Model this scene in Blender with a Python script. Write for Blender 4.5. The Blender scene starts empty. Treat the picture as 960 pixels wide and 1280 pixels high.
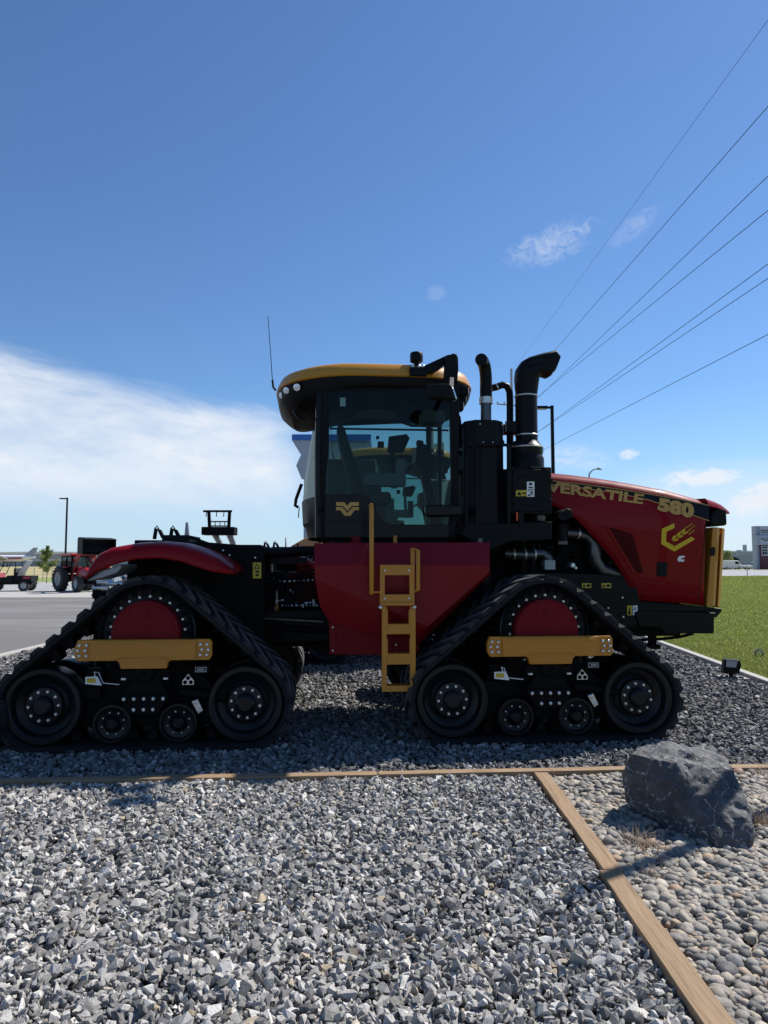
import bpy, bmesh, math, random
import numpy as np
from mathutils import Vector, Matrix, noise as mnoise
random.seed(7); RNG = np.random.default_rng(7)
R = math.radians
scene = bpy.context.scene
COL = scene.collection

# ------------------------------------------------------------------ camera, sky, sun, exposure
F, HOR, CAMH = 888.0, 704.0, 1.65
PITCH = math.atan((HOR - 640) / F)
cam_d = bpy.data.cameras.new('camera'); cam = bpy.data.objects.new('camera', cam_d); COL.objects.link(cam)
cam.location = (0, 0, CAMH); cam.rotation_euler = (math.pi / 2 + PITCH, 0, 0)
cam_d.sensor_fit = 'VERTICAL'; cam_d.sensor_height = 24.0; cam_d.lens = F / 1280 * 24.0
cam_d.clip_start = 0.05; cam_d.clip_end = 6000
scene.camera = cam

SUN_AZ, SUN_EL = R(54.5), R(49.5)
SKY_STRENGTH, SUN_STRENGTH, EXPOSURE = 0.085, 5.0, 0.45
scene.view_settings.view_transform = 'Standard'; scene.view_settings.look = 'None'
scene.view_settings.exposure = EXPOSURE; scene.view_settings.gamma = 1.0
scene.view_settings.use_curve_mapping = False
scene.render.engine = 'CYCLES'
scene.cycles.max_bounces = 10; scene.cycles.transparent_max_bounces = 24
scene.cycles.sample_clamp_indirect = 6.0
scene.cycles.use_denoising = True

sun_d = bpy.data.lights.new('sun', 'SUN'); sun = bpy.data.objects.new('sun', sun_d); COL.objects.link(sun)
sdir = Vector((math.sin(SUN_AZ) * math.cos(SUN_EL), math.cos(SUN_AZ) * math.cos(SUN_EL), math.sin(SUN_EL)))
sun.rotation_euler = (-sdir).to_track_quat('-Z', 'Y').to_euler()
sun.location = sdir * 60
sun_d.energy = SUN_STRENGTH; sun_d.angle = R(0.53); sun_d.color = (1.0, 0.955, 0.89)

world = bpy.data.worlds.new('World'); scene.world = world; world.use_nodes = True


class NT:
    """small helper for writing node trees"""
    def __init__(self, tree):
        self.t = tree; self.n = tree.nodes; self.l = tree.links

    def node(self, kind, **kw):
        nd = self.n.new(kind)
        for k, v in kw.items(): setattr(nd, k, v)
        return nd

    def put(self, sock, val):
        if isinstance(val, bpy.types.NodeSocket): self.l.new(val, sock)
        elif val is not None: sock.default_value = val

    def math(self, op, a, b=None, c=None, clamp=False):
        nd = self.node('ShaderNodeMath', operation=op, use_clamp=clamp)
        self.put(nd.inputs[0], a); self.put(nd.inputs[1], b); self.put(nd.inputs[2], c)
        return nd.outputs[0]

    def smooth(self, x, lo, hi):
        nd = self.node('ShaderNodeMapRange', interpolation_type='SMOOTHSTEP')
        self.put(nd.inputs['Value'], x); self.put(nd.inputs['From Min'], lo); self.put(nd.inputs['From Max'], hi)
        return nd.outputs['Result']

    def noise(self, vec, scale, detail=4, rough=0.55, dist=0.0):
        nd = self.node('ShaderNodeTexNoise')
        if vec is not None: self.put(nd.inputs['Vector'], vec)
        nd.inputs['Scale'].default_value = scale; nd.inputs['Detail'].default_value = detail
        nd.inputs['Roughness'].default_value = rough; nd.inputs['Distortion'].default_value = dist
        return nd.outputs['Fac']

    def ramp(self, fac, stops):
        nd = self.node('ShaderNodeValToRGB'); cr = nd.color_ramp
        while len(cr.elements) < len(stops): cr.elements.new(0.5)
        for e, (p, c) in zip(cr.elements, stops):
            e.position = p; e.color = (*c, 1) if len(c) == 3 else c
        self.put(nd.inputs[0], fac)
        return nd.outputs[0]

    def mix(self, fac, a, b, mode='MIX'):
        nd = self.node('ShaderNodeMix', data_type='RGBA', blend_type=mode)
        self.put(nd.inputs[0], fac)
        self.put(nd.inputs[6], (*a, 1) if isinstance(a, tuple) and len(a) == 3 else a)
        self.put(nd.inputs[7], (*b, 1) if isinstance(b, tuple) and len(b) == 3 else b)
        return nd.outputs[2]

    def xyz(self, x, y, z):
        nd = self.node('ShaderNodeCombineXYZ')
        for i, v in enumerate((x, y, z)): self.put(nd.inputs[i], v)
        return nd.outputs[0]

    def bump(self, h, strength=0.3, dist=0.01):
        nd = self.node('ShaderNodeBump'); self.put(nd.inputs['Height'], h)
        nd.inputs['Strength'].default_value = strength; nd.inputs['Distance'].default_value = dist
        return nd.outputs[0]


def build_world():
    w = NT(world.node_tree); w.n.clear()
    out = w.node('ShaderNodeOutputWorld'); bg = w.node('ShaderNodeBackground')
    sky = w.node('ShaderNodeTexSky', sky_type='NISHITA')
    sky.sun_disc = False; sky.sun_elevation = SUN_EL; sky.sun_rotation = SUN_AZ
    sky.altitude = 900; sky.air_density = 1.15; sky.dust_density = 0.25; sky.ozone_density = 2.2
    tc = w.node('ShaderNodeTexCoord'); sp = w.node('ShaderNodeSeparateXYZ'); w.l.new(tc.outputs['Generated'], sp.inputs[0])
    x, y, z = sp.outputs
    az = w.math('ARCTAN2', x, y); el = w.math('ARCSINE', z)
    azd = w.math('MULTIPLY', az, 57.2958); eld = w.math('MULTIPLY', el, 57.2958)
    # streaky cirrus texture in sky angles
    v1 = w.xyz(w.math('MULTIPLY', azd, 0.05), w.math('ADD', w.math('MULTIPLY', eld, 0.16), w.math('MULTIPLY', azd, 0.022)), 0.3)
    n1 = w.noise(v1, 1.6, 9, 0.62, 0.5)
    n2 = w.noise(w.xyz(w.math('MULTIPLY', azd, 0.22), w.math('MULTIPLY', eld, 0.45), 4.2), 1.3, 8, 0.6, 0.8)
    # the broad bank of cirrus low on the left
    top = w.math('SUBTRACT', 10.6, w.math('MULTIPLY', w.math('ADD', azd, 7.0), 0.20))
    topw = w.math('ADD', top, w.math('MULTIPLY', w.math('SUBTRACT', n1, 0.5), 4.0))
    m_up = w.smooth(w.math('SUBTRACT', topw, eld), -1.0, 1.9)
    m_lo = w.smooth(eld, 2.2, 7.4)
    m_r = w.smooth(w.math('ADD', azd, w.math('MULTIPLY', n2, 4.0)), -2.0, -8.0)
    m_b = w.smooth(azd, -75.0, -50.0)
    streak = w.math('ADD', w.math('ADD', 0.82, w.math('MULTIPLY', w.math('SUBTRACT', n2, 0.5), 0.55)), w.math('MULTIPLY', w.math('SUBTRACT', n1, 0.5), 1.5), clamp=True)
    bank = w.math('MULTIPLY', w.math('MULTIPLY', m_up, w.math('ADD', 0.18, w.math('MULTIPLY', m_lo, 0.82))), w.math('MULTIPLY', w.math('MULTIPLY', m_r, m_b), streak))
    total = w.math('MULTIPLY', bank, 0.98)

    def blob(a0, e0, ra, re, tilt, gain, thr, nn, soft=0.3):
        da = w.math('SUBTRACT', azd, a0); de = w.math('SUBTRACT', w.math('SUBTRACT', eld, e0), w.math('MULTIPLY', da, tilt))
        q = w.math('ADD', w.math('POWER', w.math('DIVIDE', da, ra), 2.0), w.math('POWER', w.math('DIVIDE', de, re), 2.0))
        fall = w.math('SUBTRACT', 1.0, q, clamp=True)
        return w.math('MULTIPLY', w.smooth(w.math('MULTIPLY', fall, nn), thr, thr + soft), gain)
    n3 = w.noise(w.xyz(w.math('MULTIPLY', azd, 0.55), w.math('MULTIPLY', eld, 0.8), 9.1), 1.5, 10, 0.66, 1.2)
    n4 = w.noise(w.xyz(w.math('MULTIPLY', azd, 0.8), w.math('MULTIPLY', eld, 1.3), 2.7), 1.0, 8, 0.6, 0.3)
    n5 = w.noise(w.xyz(w.math('MULTIPLY', azd, 0.5), w.math('MULTIPLY', eld, 1.15), 6.6), 1.5, 10, 0.68, 0.7)
    for b in ((13.6, 24.2, 6.0, 2.3, 0.22, 0.40, 0.26, n3, 0.42), (20.0, 24.6, 3.0, 1.4, 0.42, 0.20, 0.2, n3, 0.5),
              (4.3, 21.2, 1.2, 0.8, 0.0, 0.10, 0.15, n3), (24.2, 6.3, 4.2, 1.1, 0.03, 0.75, 0.22, n5, 0.30),
              (28.6, 4.8, 4.2, 1.9, 0.28, 0.75, 0.20, n5, 0.32), (20.5, 5.2, 4.6, 0.9, 0.0, 0.45, 0.20, n5, 0.35),
              (19.2, 8.3, 1.3, 0.7, 0.1, 0.7, 0.24, n5, 0.26), (15.0, 8.2, 4.6, 1.7, -0.12, 0.4, 0.22, n3, 0.4),
              (26.0, 3.6, 12.0, 4.6, 0.0, 0.50, 0.0, n1, 0.55)):
        total = w.math('ADD', total, blob(*b))
    haze = w.math('MULTIPLY', w.smooth(eld, 14.0, -1.0), 0.55)
    total = w.math('MINIMUM', total, 1.0)
    # the sky is a little bluer than the model on this clear day
    base = w.mix(1.0, sky.outputs[0], (0.66, 0.87, 1.10), 'MULTIPLY')
    col = w.mix(total, w.mix(haze, base, (4.6, 6.4, 8.6)), (7.1, 7.6, 8.3))
    w.l.new(col, bg.inputs[0]); bg.inputs[1].default_value = SKY_STRENGTH
    w.l.new(bg.outputs[0], out.inputs[0])
build_world()

# ------------------------------------------------------------------ measuring helpers
YAW = R(4.5); ROOT = Vector((0, 8.06, 0))


def ray(px, py):
    cx = (px - 480) / F; cy = (640 - py) / F
    return Vector((cx, math.cos(PITCH) - math.sin(PITCH) * cy, math.sin(PITCH) + math.cos(PITCH) * cy))


def P(px, py, v):
    """measured photo point on the machine's own vertical plane y = v -> (x, z) in the machine's frame"""
    d = ray(px, py); c, s = math.cos(YAW), math.sin(YAW)
    o = (c * -ROOT.x + s * -ROOT.y, s * ROOT.x - c * ROOT.y)
    l = (c * d.x + s * d.y, -s * d.x + c * d.y)
    t = (v - o[1]) / l[1]
    return (o[0] + t * l[0], CAMH + t * d.z)


def W(px, py, dist):
    """point at world depth y = dist"""
    d = ray(px, py); t = dist / d.y
    return Vector((d.x * t, dist, CAMH + d.z * t))


def G(px, py, z=0.0):
    d = ray(px, py); t = (z - CAMH) / d.z
    return Vector((d.x * t, d.y * t, z))


# ------------------------------------------------------------------ materials
def new_mat(name):
    m = bpy.data.materials.new(name); m.use_nodes = True
    t = NT(m.node_tree); b = m.node_tree.nodes['Principled BSDF']
    return m, t, b


def paint(name, col, rough=0.3, metal=0.0, coat=0.0, dirt=0.12, dirtcol=(0.16, 0.14, 0.12), scale=3.0, bump=0.0, spec=0.5):
    m, t, b = new_mat(name)
    tc = t.node('ShaderNodeTexCoord').outputs['Object']
    n = t.noise(tc, scale, 6, 0.62)
    n2 = t.noise(tc, scale * 14, 3, 0.6)
    k = t.math('MULTIPLY', t.smooth(t.math('ADD', t.math('MULTIPLY', n, 0.75), t.math('MULTIPLY', n2, 0.25)), 0.45, 0.75), dirt)
    c = t.mix(k, tuple(col), tuple(dirtcol))
    t.put(b.inputs['Base Color'], c)
    r = t.math('ADD', rough, t.math('MULTIPLY', t.math('SUBTRACT', n, 0.45), 0.25), clamp=True)
    t.put(b.inputs['Roughness'], r)
    b.inputs['Metallic'].default_value = metal; b.inputs['Coat Weight'].default_value = coat
    b.inputs['Coat Roughness'].default_value = 0.06; b.inputs['Specular IOR Level'].default_value = spec
    if bump: t.put(b.inputs['Normal'], t.bump(n2, bump, 0.004))
    return m


M = {}
M['red'] = paint('red_paint', (0.20, 0.0035, 0.008), 0.45, coat=0.16, dirt=0.03, spec=0.06)
M['tank_red'] = paint('red_plastic', (0.175, 0.003, 0.007), 0.38, spec=0.24, dirt=0.03, bump=0.03)
M['hub_red'] = paint('red_cast', (0.15, 0.004, 0.008), 0.5, spec=0.12, dirt=0.05, bump=0.15)
M['yellow'] = paint('yellow_paint', (0.47, 0.185, 0.009), 0.4, dirt=0.16, dirtcol=(0.35, 0.2, 0.06), bump=0.06)
M['roof_yellow'] = paint('yellow_roof', (0.52, 0.225, 0.014), 0.35, coat=0.1, dirt=0.06)
M['black'] = paint('black_paint', (0.006, 0.006, 0.007), 0.38, coat=0.0, dirt=0.08, dirtcol=(0.02, 0.02, 0.02), spec=0.12)
M['frame'] = paint('black_frame', (0.005, 0.005, 0.0055), 0.6, dirt=0.15, dirtcol=(0.018, 0.017, 0.016), bump=0.1, spec=0.08)
M['plastic'] = paint('black_plastic', (0.007, 0.0075, 0.009), 0.5, dirt=0.10, dirtcol=(0.022, 0.022, 0.022), spec=0.12, bump=0.08, scale=5)
M['gloss'] = paint('gloss_black', (0.004, 0.0037, 0.004), 0.2, coat=0.0, dirt=0.03, spec=0.16)
M['wheel'] = paint('wheel_black', (0.005, 0.0055, 0.007), 0.36, dirt=0.4, dirtcol=(0.028, 0.027, 0.026), spec=0.25)
M['steel'] = paint('zinc_steel', (0.62, 0.62, 0.60), 0.35, metal=0.75, dirt=0.25, scale=20)
M['pipe'] = paint('dark_pipe', (0.10, 0.10, 0.105), 0.34, metal=0.8, dirt=0.25, dirtcol=(0.10, 0.07, 0.05))
M['grey'] = paint('grey_metal', (0.33, 0.34, 0.36), 0.5, metal=0.2, dirt=0.2)
M['white'] = paint('white_paint', (0.74, 0.74, 0.73), 0.45, dirt=0.12)
M['label_yellow'] = paint('label_yellow', (0.50, 0.36, 0.012), 0.4, dirt=0.05)
M['gold'] = paint('gold_vinyl', (0.50, 0.27, 0.055), 0.4, dirt=0.04)
M['emblem_yellow'] = paint('yellow_vinyl', (0.60, 0.40, 0.008), 0.4, dirt=0.02)
M['stripe'] = paint('black_vinyl', (0.006, 0.007, 0.012), 0.4, dirt=0.02, spec=0.15)
M['blue'] = paint('blue_fascia', (0.02, 0.12, 0.42), 0.4, dirt=0.05)
M['seat'] = paint('seat_fabric', (0.035, 0.037, 0.042), 0.85, dirt=0.1, bump=0.2)
M['trim_grey'] = paint('cab_trim', (0.12, 0.125, 0.135), 0.7, dirt=0.1, bump=0.1)
M['dark_red'] = paint('grille_red', (0.06, 0.002, 0.004), 0.6, dirt=0.1, dirtcol=(0.03, 0.02, 0.02), spec=0.1)
M['chrome'] = paint('chrome', (0.8, 0.8, 0.8), 0.12, metal=1.0, dirt=0.0)
M['concrete'] = paint('concrete', (0.36, 0.345, 0.32), 0.85, dirt=0.5, dirtcol=(0.30, 0.28, 0.26), scale=4, bump=0.3)
M['tan'] = paint('tan_paint', (0.55, 0.36, 0.14), 0.5, dirt=0.15)
M['led'] = paint('lamp_lens', (0.80, 0.82, 0.85), 0.15, metal=0.3, dirt=0.0, coat=0.5)
M['orange'] = paint('orange_tag', (0.7, 0.08, 0.02), 0.4, dirt=0.0)
M['tyre'] = paint('tyre_rubber', (0.030, 0.030, 0.032), 0.8, dirt=0.5, dirtcol=(0.10, 0.095, 0.085), scale=6, bump=0.2)
M['corrugated'] = paint('grey_cladding', (0.33, 0.36, 0.42), 0.5, dirt=0.2, scale=0.2)
M['maroon'] = paint('maroon_panel', (0.10, 0.02, 0.03), 0.6, dirt=0.1)
M['signface'] = paint('sign_face', (0.40, 0.42, 0.43), 0.4, dirt=0.1)


def rubber(name, base, dust, amt):
    m, t, b = new_mat(name)
    tc = t.node('ShaderNodeTexCoord').outputs['Object']
    n = t.noise(tc, 5, 8, 0.7); n2 = t.noise(tc, 60, 4, 0.6)
    k = t.math('MULTIPLY', t.smooth(t.math('ADD', t.math('MULTIPLY', n, 0.6), t.math('MULTIPLY', n2, 0.4)), 0.35, 0.65), amt)
    t.put(b.inputs['Base Color'], t.mix(k, base, dust)); b.inputs['Roughness'].default_value = 0.7; b.inputs['Specular IOR Level'].default_value = 0.15
    t.put(b.inputs['Normal'], t.bump(n2, 0.25, 0.004))
    return m
M['rubber'] = rubber('track_rubber', (0.008, 0.0085, 0.010), (0.022, 0.022, 0.024), 0.7)
M['lug_top'] = rubber('worn_sunlit_lug_faces', (0.05, 0.05, 0.052), (0.17, 0.168, 0.16), 0.8)  # dusty, worn lug tops, with sunlight on them also lightened into the colour
M['lug'] = rubber('lug_rubber', (0.010, 0.0105, 0.0125), (0.06, 0.06, 0.06), 0.7)


def glass_mat(name, tint, refl_rough=0.01, gain=1.0):
    m, t, b = new_mat(name); t.n.remove(b)
    out = [n for n in t.n if n.type == 'OUTPUT_MATERIAL'][0]
    tr = t.node('ShaderNodeBsdfTransparent'); tr.inputs[0].default_value = (*tint, 1)
    gl = t.node('ShaderNodeBsdfGlossy'); gl.inputs['Roughness'].default_value = refl_rough
    fr = t.node('ShaderNodeFresnel'); fr.inputs['IOR'].default_value = 1.5
    mx = t.node('ShaderNodeMixShader')
    t.put(mx.inputs[0], t.math('MULTIPLY', fr.outputs[0], gain, clamp=True))
    t.l.new(tr.outputs[0], mx.inputs[1]); t.l.new(gl.outputs[0], mx.inputs[2]); t.l.new(mx.outputs[0], out.inputs[0])
    return m
M['glass'] = glass_mat('tinted_cab_glass', (0.70, 0.80, 0.785), 0.01, 0.3)
M['clear'] = glass_mat('clear_globe_glass', (0.9, 0.92, 0.92), 0.02, 1.6)


def stone_mat(name, stops, speck, rough=0.85, fine=160.0, tone=0.35):
    m, t, b = new_mat(name)
    ge = t.node('ShaderNodeNewGeometry'); rnd = ge.outputs['Random Per Island']
    tc = t.node('ShaderNodeTexCoord').outputs['Object']
    off = t.node('ShaderNodeVectorMath', operation='ADD'); t.l.new(tc, off.inputs[0])
    t.put(off.inputs[1], t.xyz(t.math('MULTIPLY', rnd, 37.0), t.math('MULTIPLY', rnd, 91.0), rnd))
    n = t.noise(off.outputs[0], fine * 0.35, 5, 0.65); n2 = t.noise(off.outputs[0], fine, 3, 0.6)
    c = t.ramp(rnd, stops)
    c = t.mix(t.math('MULTIPLY', t.smooth(n, 0.5, 0.75), tone), c, speck)
    c = t.mix(t.math('MULTIPLY', t.smooth(n2, 0.55, 0.35), 0.35), c, (0.05, 0.048, 0.046))
    t.put(b.inputs['Base Color'], c); b.inputs['Roughness'].default_value = rough
    b.inputs['Specular IOR Level'].default_value = 0.3
    t.put(b.inputs['Normal'], t.bump(n2, 0.35, 0.003))
    return m
M['gravel'] = stone_mat('crushed_granite', [(0.0, (0.105, 0.101, 0.096)), (0.3, (0.215, 0.206, 0.193)), (0.6, (0.335, 0.320, 0.298)), (0.85, (0.50, 0.478, 0.444)), (0.965, (0.60, 0.58, 0.54)), (0.985, (0.42, 0.35, 0.26)), (1.0, (0.38, 0.30, 0.2))], (0.55, 0.55, 0.55))
M['dark_gravel'] = stone_mat('crushed_slate', [(0.0, (0.08, 0.078, 0.076)), (0.5, (0.15, 0.146, 0.140)), (0.85, (0.25, 0.243, 0.232)), (1.0, (0.42, 0.41, 0.40))], (0.35, 0.35, 0.36))
M['pebble'] = stone_mat('river_pebbles', [(0.0, (0.10, 0.098, 0.095)), (0.2, (0.19, 0.18, 0.165)), (0.45, (0.30, 0.265, 0.215)), (0.62, (0.23, 0.225, 0.215)), (0.8, (0.37, 0.315, 0.24)), (0.92, (0.46, 0.42, 0.35)), (0.97, (0.32, 0.21, 0.14)), (1.0, (0.40, 0.30, 0.19))], (0.5, 0.47, 0.42), 0.7, 120.0, 0.22)


def sheet_mat(name, c1, c2, scale, c3=None, scale3=1.0, rough=0.9, bump=0.4, bdist=0.02, amt3=0.5, stretch=None):
    m, t, b = new_mat(name)
    tc = t.node('ShaderNodeTexCoord').outputs['Object']
    n = t.noise(tc, scale, 8, 0.65)
    c = t.mix(t.smooth(n, 0.35, 0.65), c1, c2)
    if c3:
        v = tc
        if stretch:
            mp = t.node('ShaderNodeMapping'); t.l.new(tc, mp.inputs[0]); mp.inputs['Scale'].default_value = stretch; v = mp.outputs[0]
        n3 = t.noise(v, scale3, 6, 0.6, 0.6)
        c = t.mix(t.math('MULTIPLY', t.smooth(n3, 0.45, 0.68), amt3), c, c3)
    t.put(b.inputs['Base Color'], c); b.inputs['Roughness'].default_value = rough
    if bump: t.put(b.inputs['Normal'], t.bump(n, bump, bdist))
    return m
M['soil'] = sheet_mat('gravel_fines', (0.03, 0.03, 0.03), (0.09, 0.088, 0.085), 60, bump=0.6)
M['asphalt'] = sheet_mat('asphalt', (0.105, 0.100, 0.093), (0.155, 0.148, 0.138), 45, (0.21, 0.205, 0.195), 0.12, 0.85, 0.3, 0.01, 0.7, (1.0, 4.0, 1.0))
M['road'] = sheet_mat('road', (0.24, 0.24, 0.25), (0.30, 0.30, 0.31), 0.5, bump=0)
M['lawn'] = sheet_mat('lawn_soil', (0.16, 0.20, 0.04), (0.24, 0.28, 0.065), 6, (0.17, 0.20, 0.06), 0.35, bump=0.5, bdist=0.05)
M['field'] = sheet_mat('dry_field', (0.40, 0.31, 0.15), (0.30, 0.26, 0.12), 0.15, (0.20, 0.22, 0.07), 0.05, bump=0)
M['far_ground'] = sheet_mat('far_ground', (0.22, 0.24, 0.09), (0.30, 0.27, 0.14), 0.02, bump=0)
M['strip'] = sheet_mat('gravel_strip', (0.16, 0.16, 0.165), (0.48, 0.48, 0.47), 7, (0.10, 0.10, 0.11), 1.0, bump=0.6, bdist=0.05)


def wood_mat():
    m, t, b = new_mat('weathered_timber')
    tc = t.node('ShaderNodeTexCoord').outputs['Object']
    mp = t.node('ShaderNodeMapping'); t.l.new(tc, mp.inputs[0]); mp.inputs['Scale'].default_value = (1.2, 28, 28)
    n = t.noise(mp.outputs[0], 3.0, 8, 0.6, 0.8); n2 = t.noise(tc, 2.5, 5, 0.6)
    mp2 = t.node('ShaderNodeMapping'); t.l.new(tc, mp2.inputs[0]); mp2.inputs['Scale'].default_value = (0.7, 60, 60)
    crack = t.smooth(t.noise(mp2.outputs[0], 2.0, 4, 0.5), 0.36, 0.30)
    c = t.ramp(n, [(0.25, (0.15, 0.092, 0.05)), (0.5, (0.255, 0.168, 0.094)), (0.75, (0.33, 0.235, 0.14))])
    c = t.mix(t.math('MULTIPLY', t.smooth(n2, 0.5, 0.75), 0.4), c, (0.25, 0.205, 0.16))
    c = t.mix(t.math('MULTIPLY', crack, 0.6), c, (0.10, 0.06, 0.035))
    t.put(b.inputs['Base Color'], c); b.inputs['Roughness'].default_value = 0.85
    t.put(b.inputs['Normal'], t.bump(t.math('SUBTRACT', n, crack), 0.5, 0.004))
    return m
M['wood'] = wood_mat()


def boulder_mat():
    m, t, b = new_mat('slate_boulder')
    tc = t.node('ShaderNodeTexCoord').outputs['Object']
    n = t.noise(tc, 5, 9, 0.66); n2 = t.noise(tc, 40, 6, 0.65)
    c = t.ramp(n, [(0.3, (0.030, 0.031, 0.034)), (0.5, (0.058, 0.060, 0.065)), (0.72, (0.13, 0.13, 0.131))])
    wv = t.node('ShaderNodeTexVoronoi', feature='DISTANCE_TO_EDGE'); wv.inputs['Scale'].default_value = 5.0
    wv2 = t.node('ShaderNodeVectorMath', operation='ADD'); t.l.new(tc, wv2.inputs[0])
    nn = t.node('ShaderNodeTexNoise'); nn.inputs['Scale'].default_value = 6; nn.inputs['Detail'].default_value = 6; t.l.new(tc, nn.inputs['Vector'])
    sc = t.node('ShaderNodeVectorMath', operation='SCALE'); t.l.new(nn.outputs['Color'], sc.inputs[0]); sc.inputs['Scale'].default_value = 0.22
    t.l.new(sc.outputs[0], wv2.inputs[1]); t.l.new(wv2.outputs[0], wv.inputs['Vector'])
    vein = t.math('MULTIPLY', t.smooth(wv.outputs['Distance'], 0.022, 0.002), t.smooth(n2, 0.44, 0.58))
    c = t.mix(t.math('MULTIPLY', vein, 0.8), c, (0.45, 0.45, 0.45))
    c = t.mix(t.math('MULTIPLY', t.smooth(n2, 0.55, 0.72), 0.25), c, (0.30, 0.29, 0.28))
    t.put(b.inputs['Base Color'], c); b.inputs['Roughness'].default_value = 0.7
    t.put(b.inputs['Normal'], t.bump(t.math('ADD', n, t.math('MULTIPLY', n2, 0.35)), 0.7, 0.03))
    return m
M['boulder'] = boulder_mat()


def leaf_mat(name, stops, trans=0.3):
    m, t, b = new_mat(name)
    ge = t.node('ShaderNodeNewGeometry')
    c = t.ramp(ge.outputs['Random Per Island'], stops)
    t.put(b.inputs['Base Color'], c); b.inputs['Roughness'].default_value = 0.6
    out = [n for n in t.n if n.type == 'OUTPUT_MATERIAL'][0]
    tl = t.node('ShaderNodeBsdfTranslucent'); t.l.new(c, tl.inputs[0])
    mx = t.node('ShaderNodeMixShader'); mx.inputs[0].default_value = trans
    t.l.new(b.outputs[0], mx.inputs[1]); t.l.new(tl.outputs[0], mx.inputs[2]); t.l.new(mx.outputs[0], out.inputs[0])
    return m
M['grass'] = leaf_mat('grass_blades', [(0.0, (0.15, 0.19, 0.03)), (0.5, (0.25, 0.30, 0.06)), (0.85, (0.34, 0.36, 0.10)), (1.0, (0.46, 0.42, 0.20))], 0.4)
M['dry'] = leaf_mat('dry_grass', [(0.0, (0.22, 0.15, 0.10)), (0.6, (0.38, 0.28, 0.19)), (1.0, (0.50, 0.40, 0.28))])
M['leaf'] = leaf_mat('tree_leaves', [(0.0, (0.08, 0.12, 0.02)), (0.5, (0.16, 0.22, 0.04)), (1.0, (0.30, 0.35, 0.08))], 0.4)
M['bark'] = paint('bark', (0.12, 0.09, 0.06), 0.9, dirt=0.3, bump=0.3)


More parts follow.
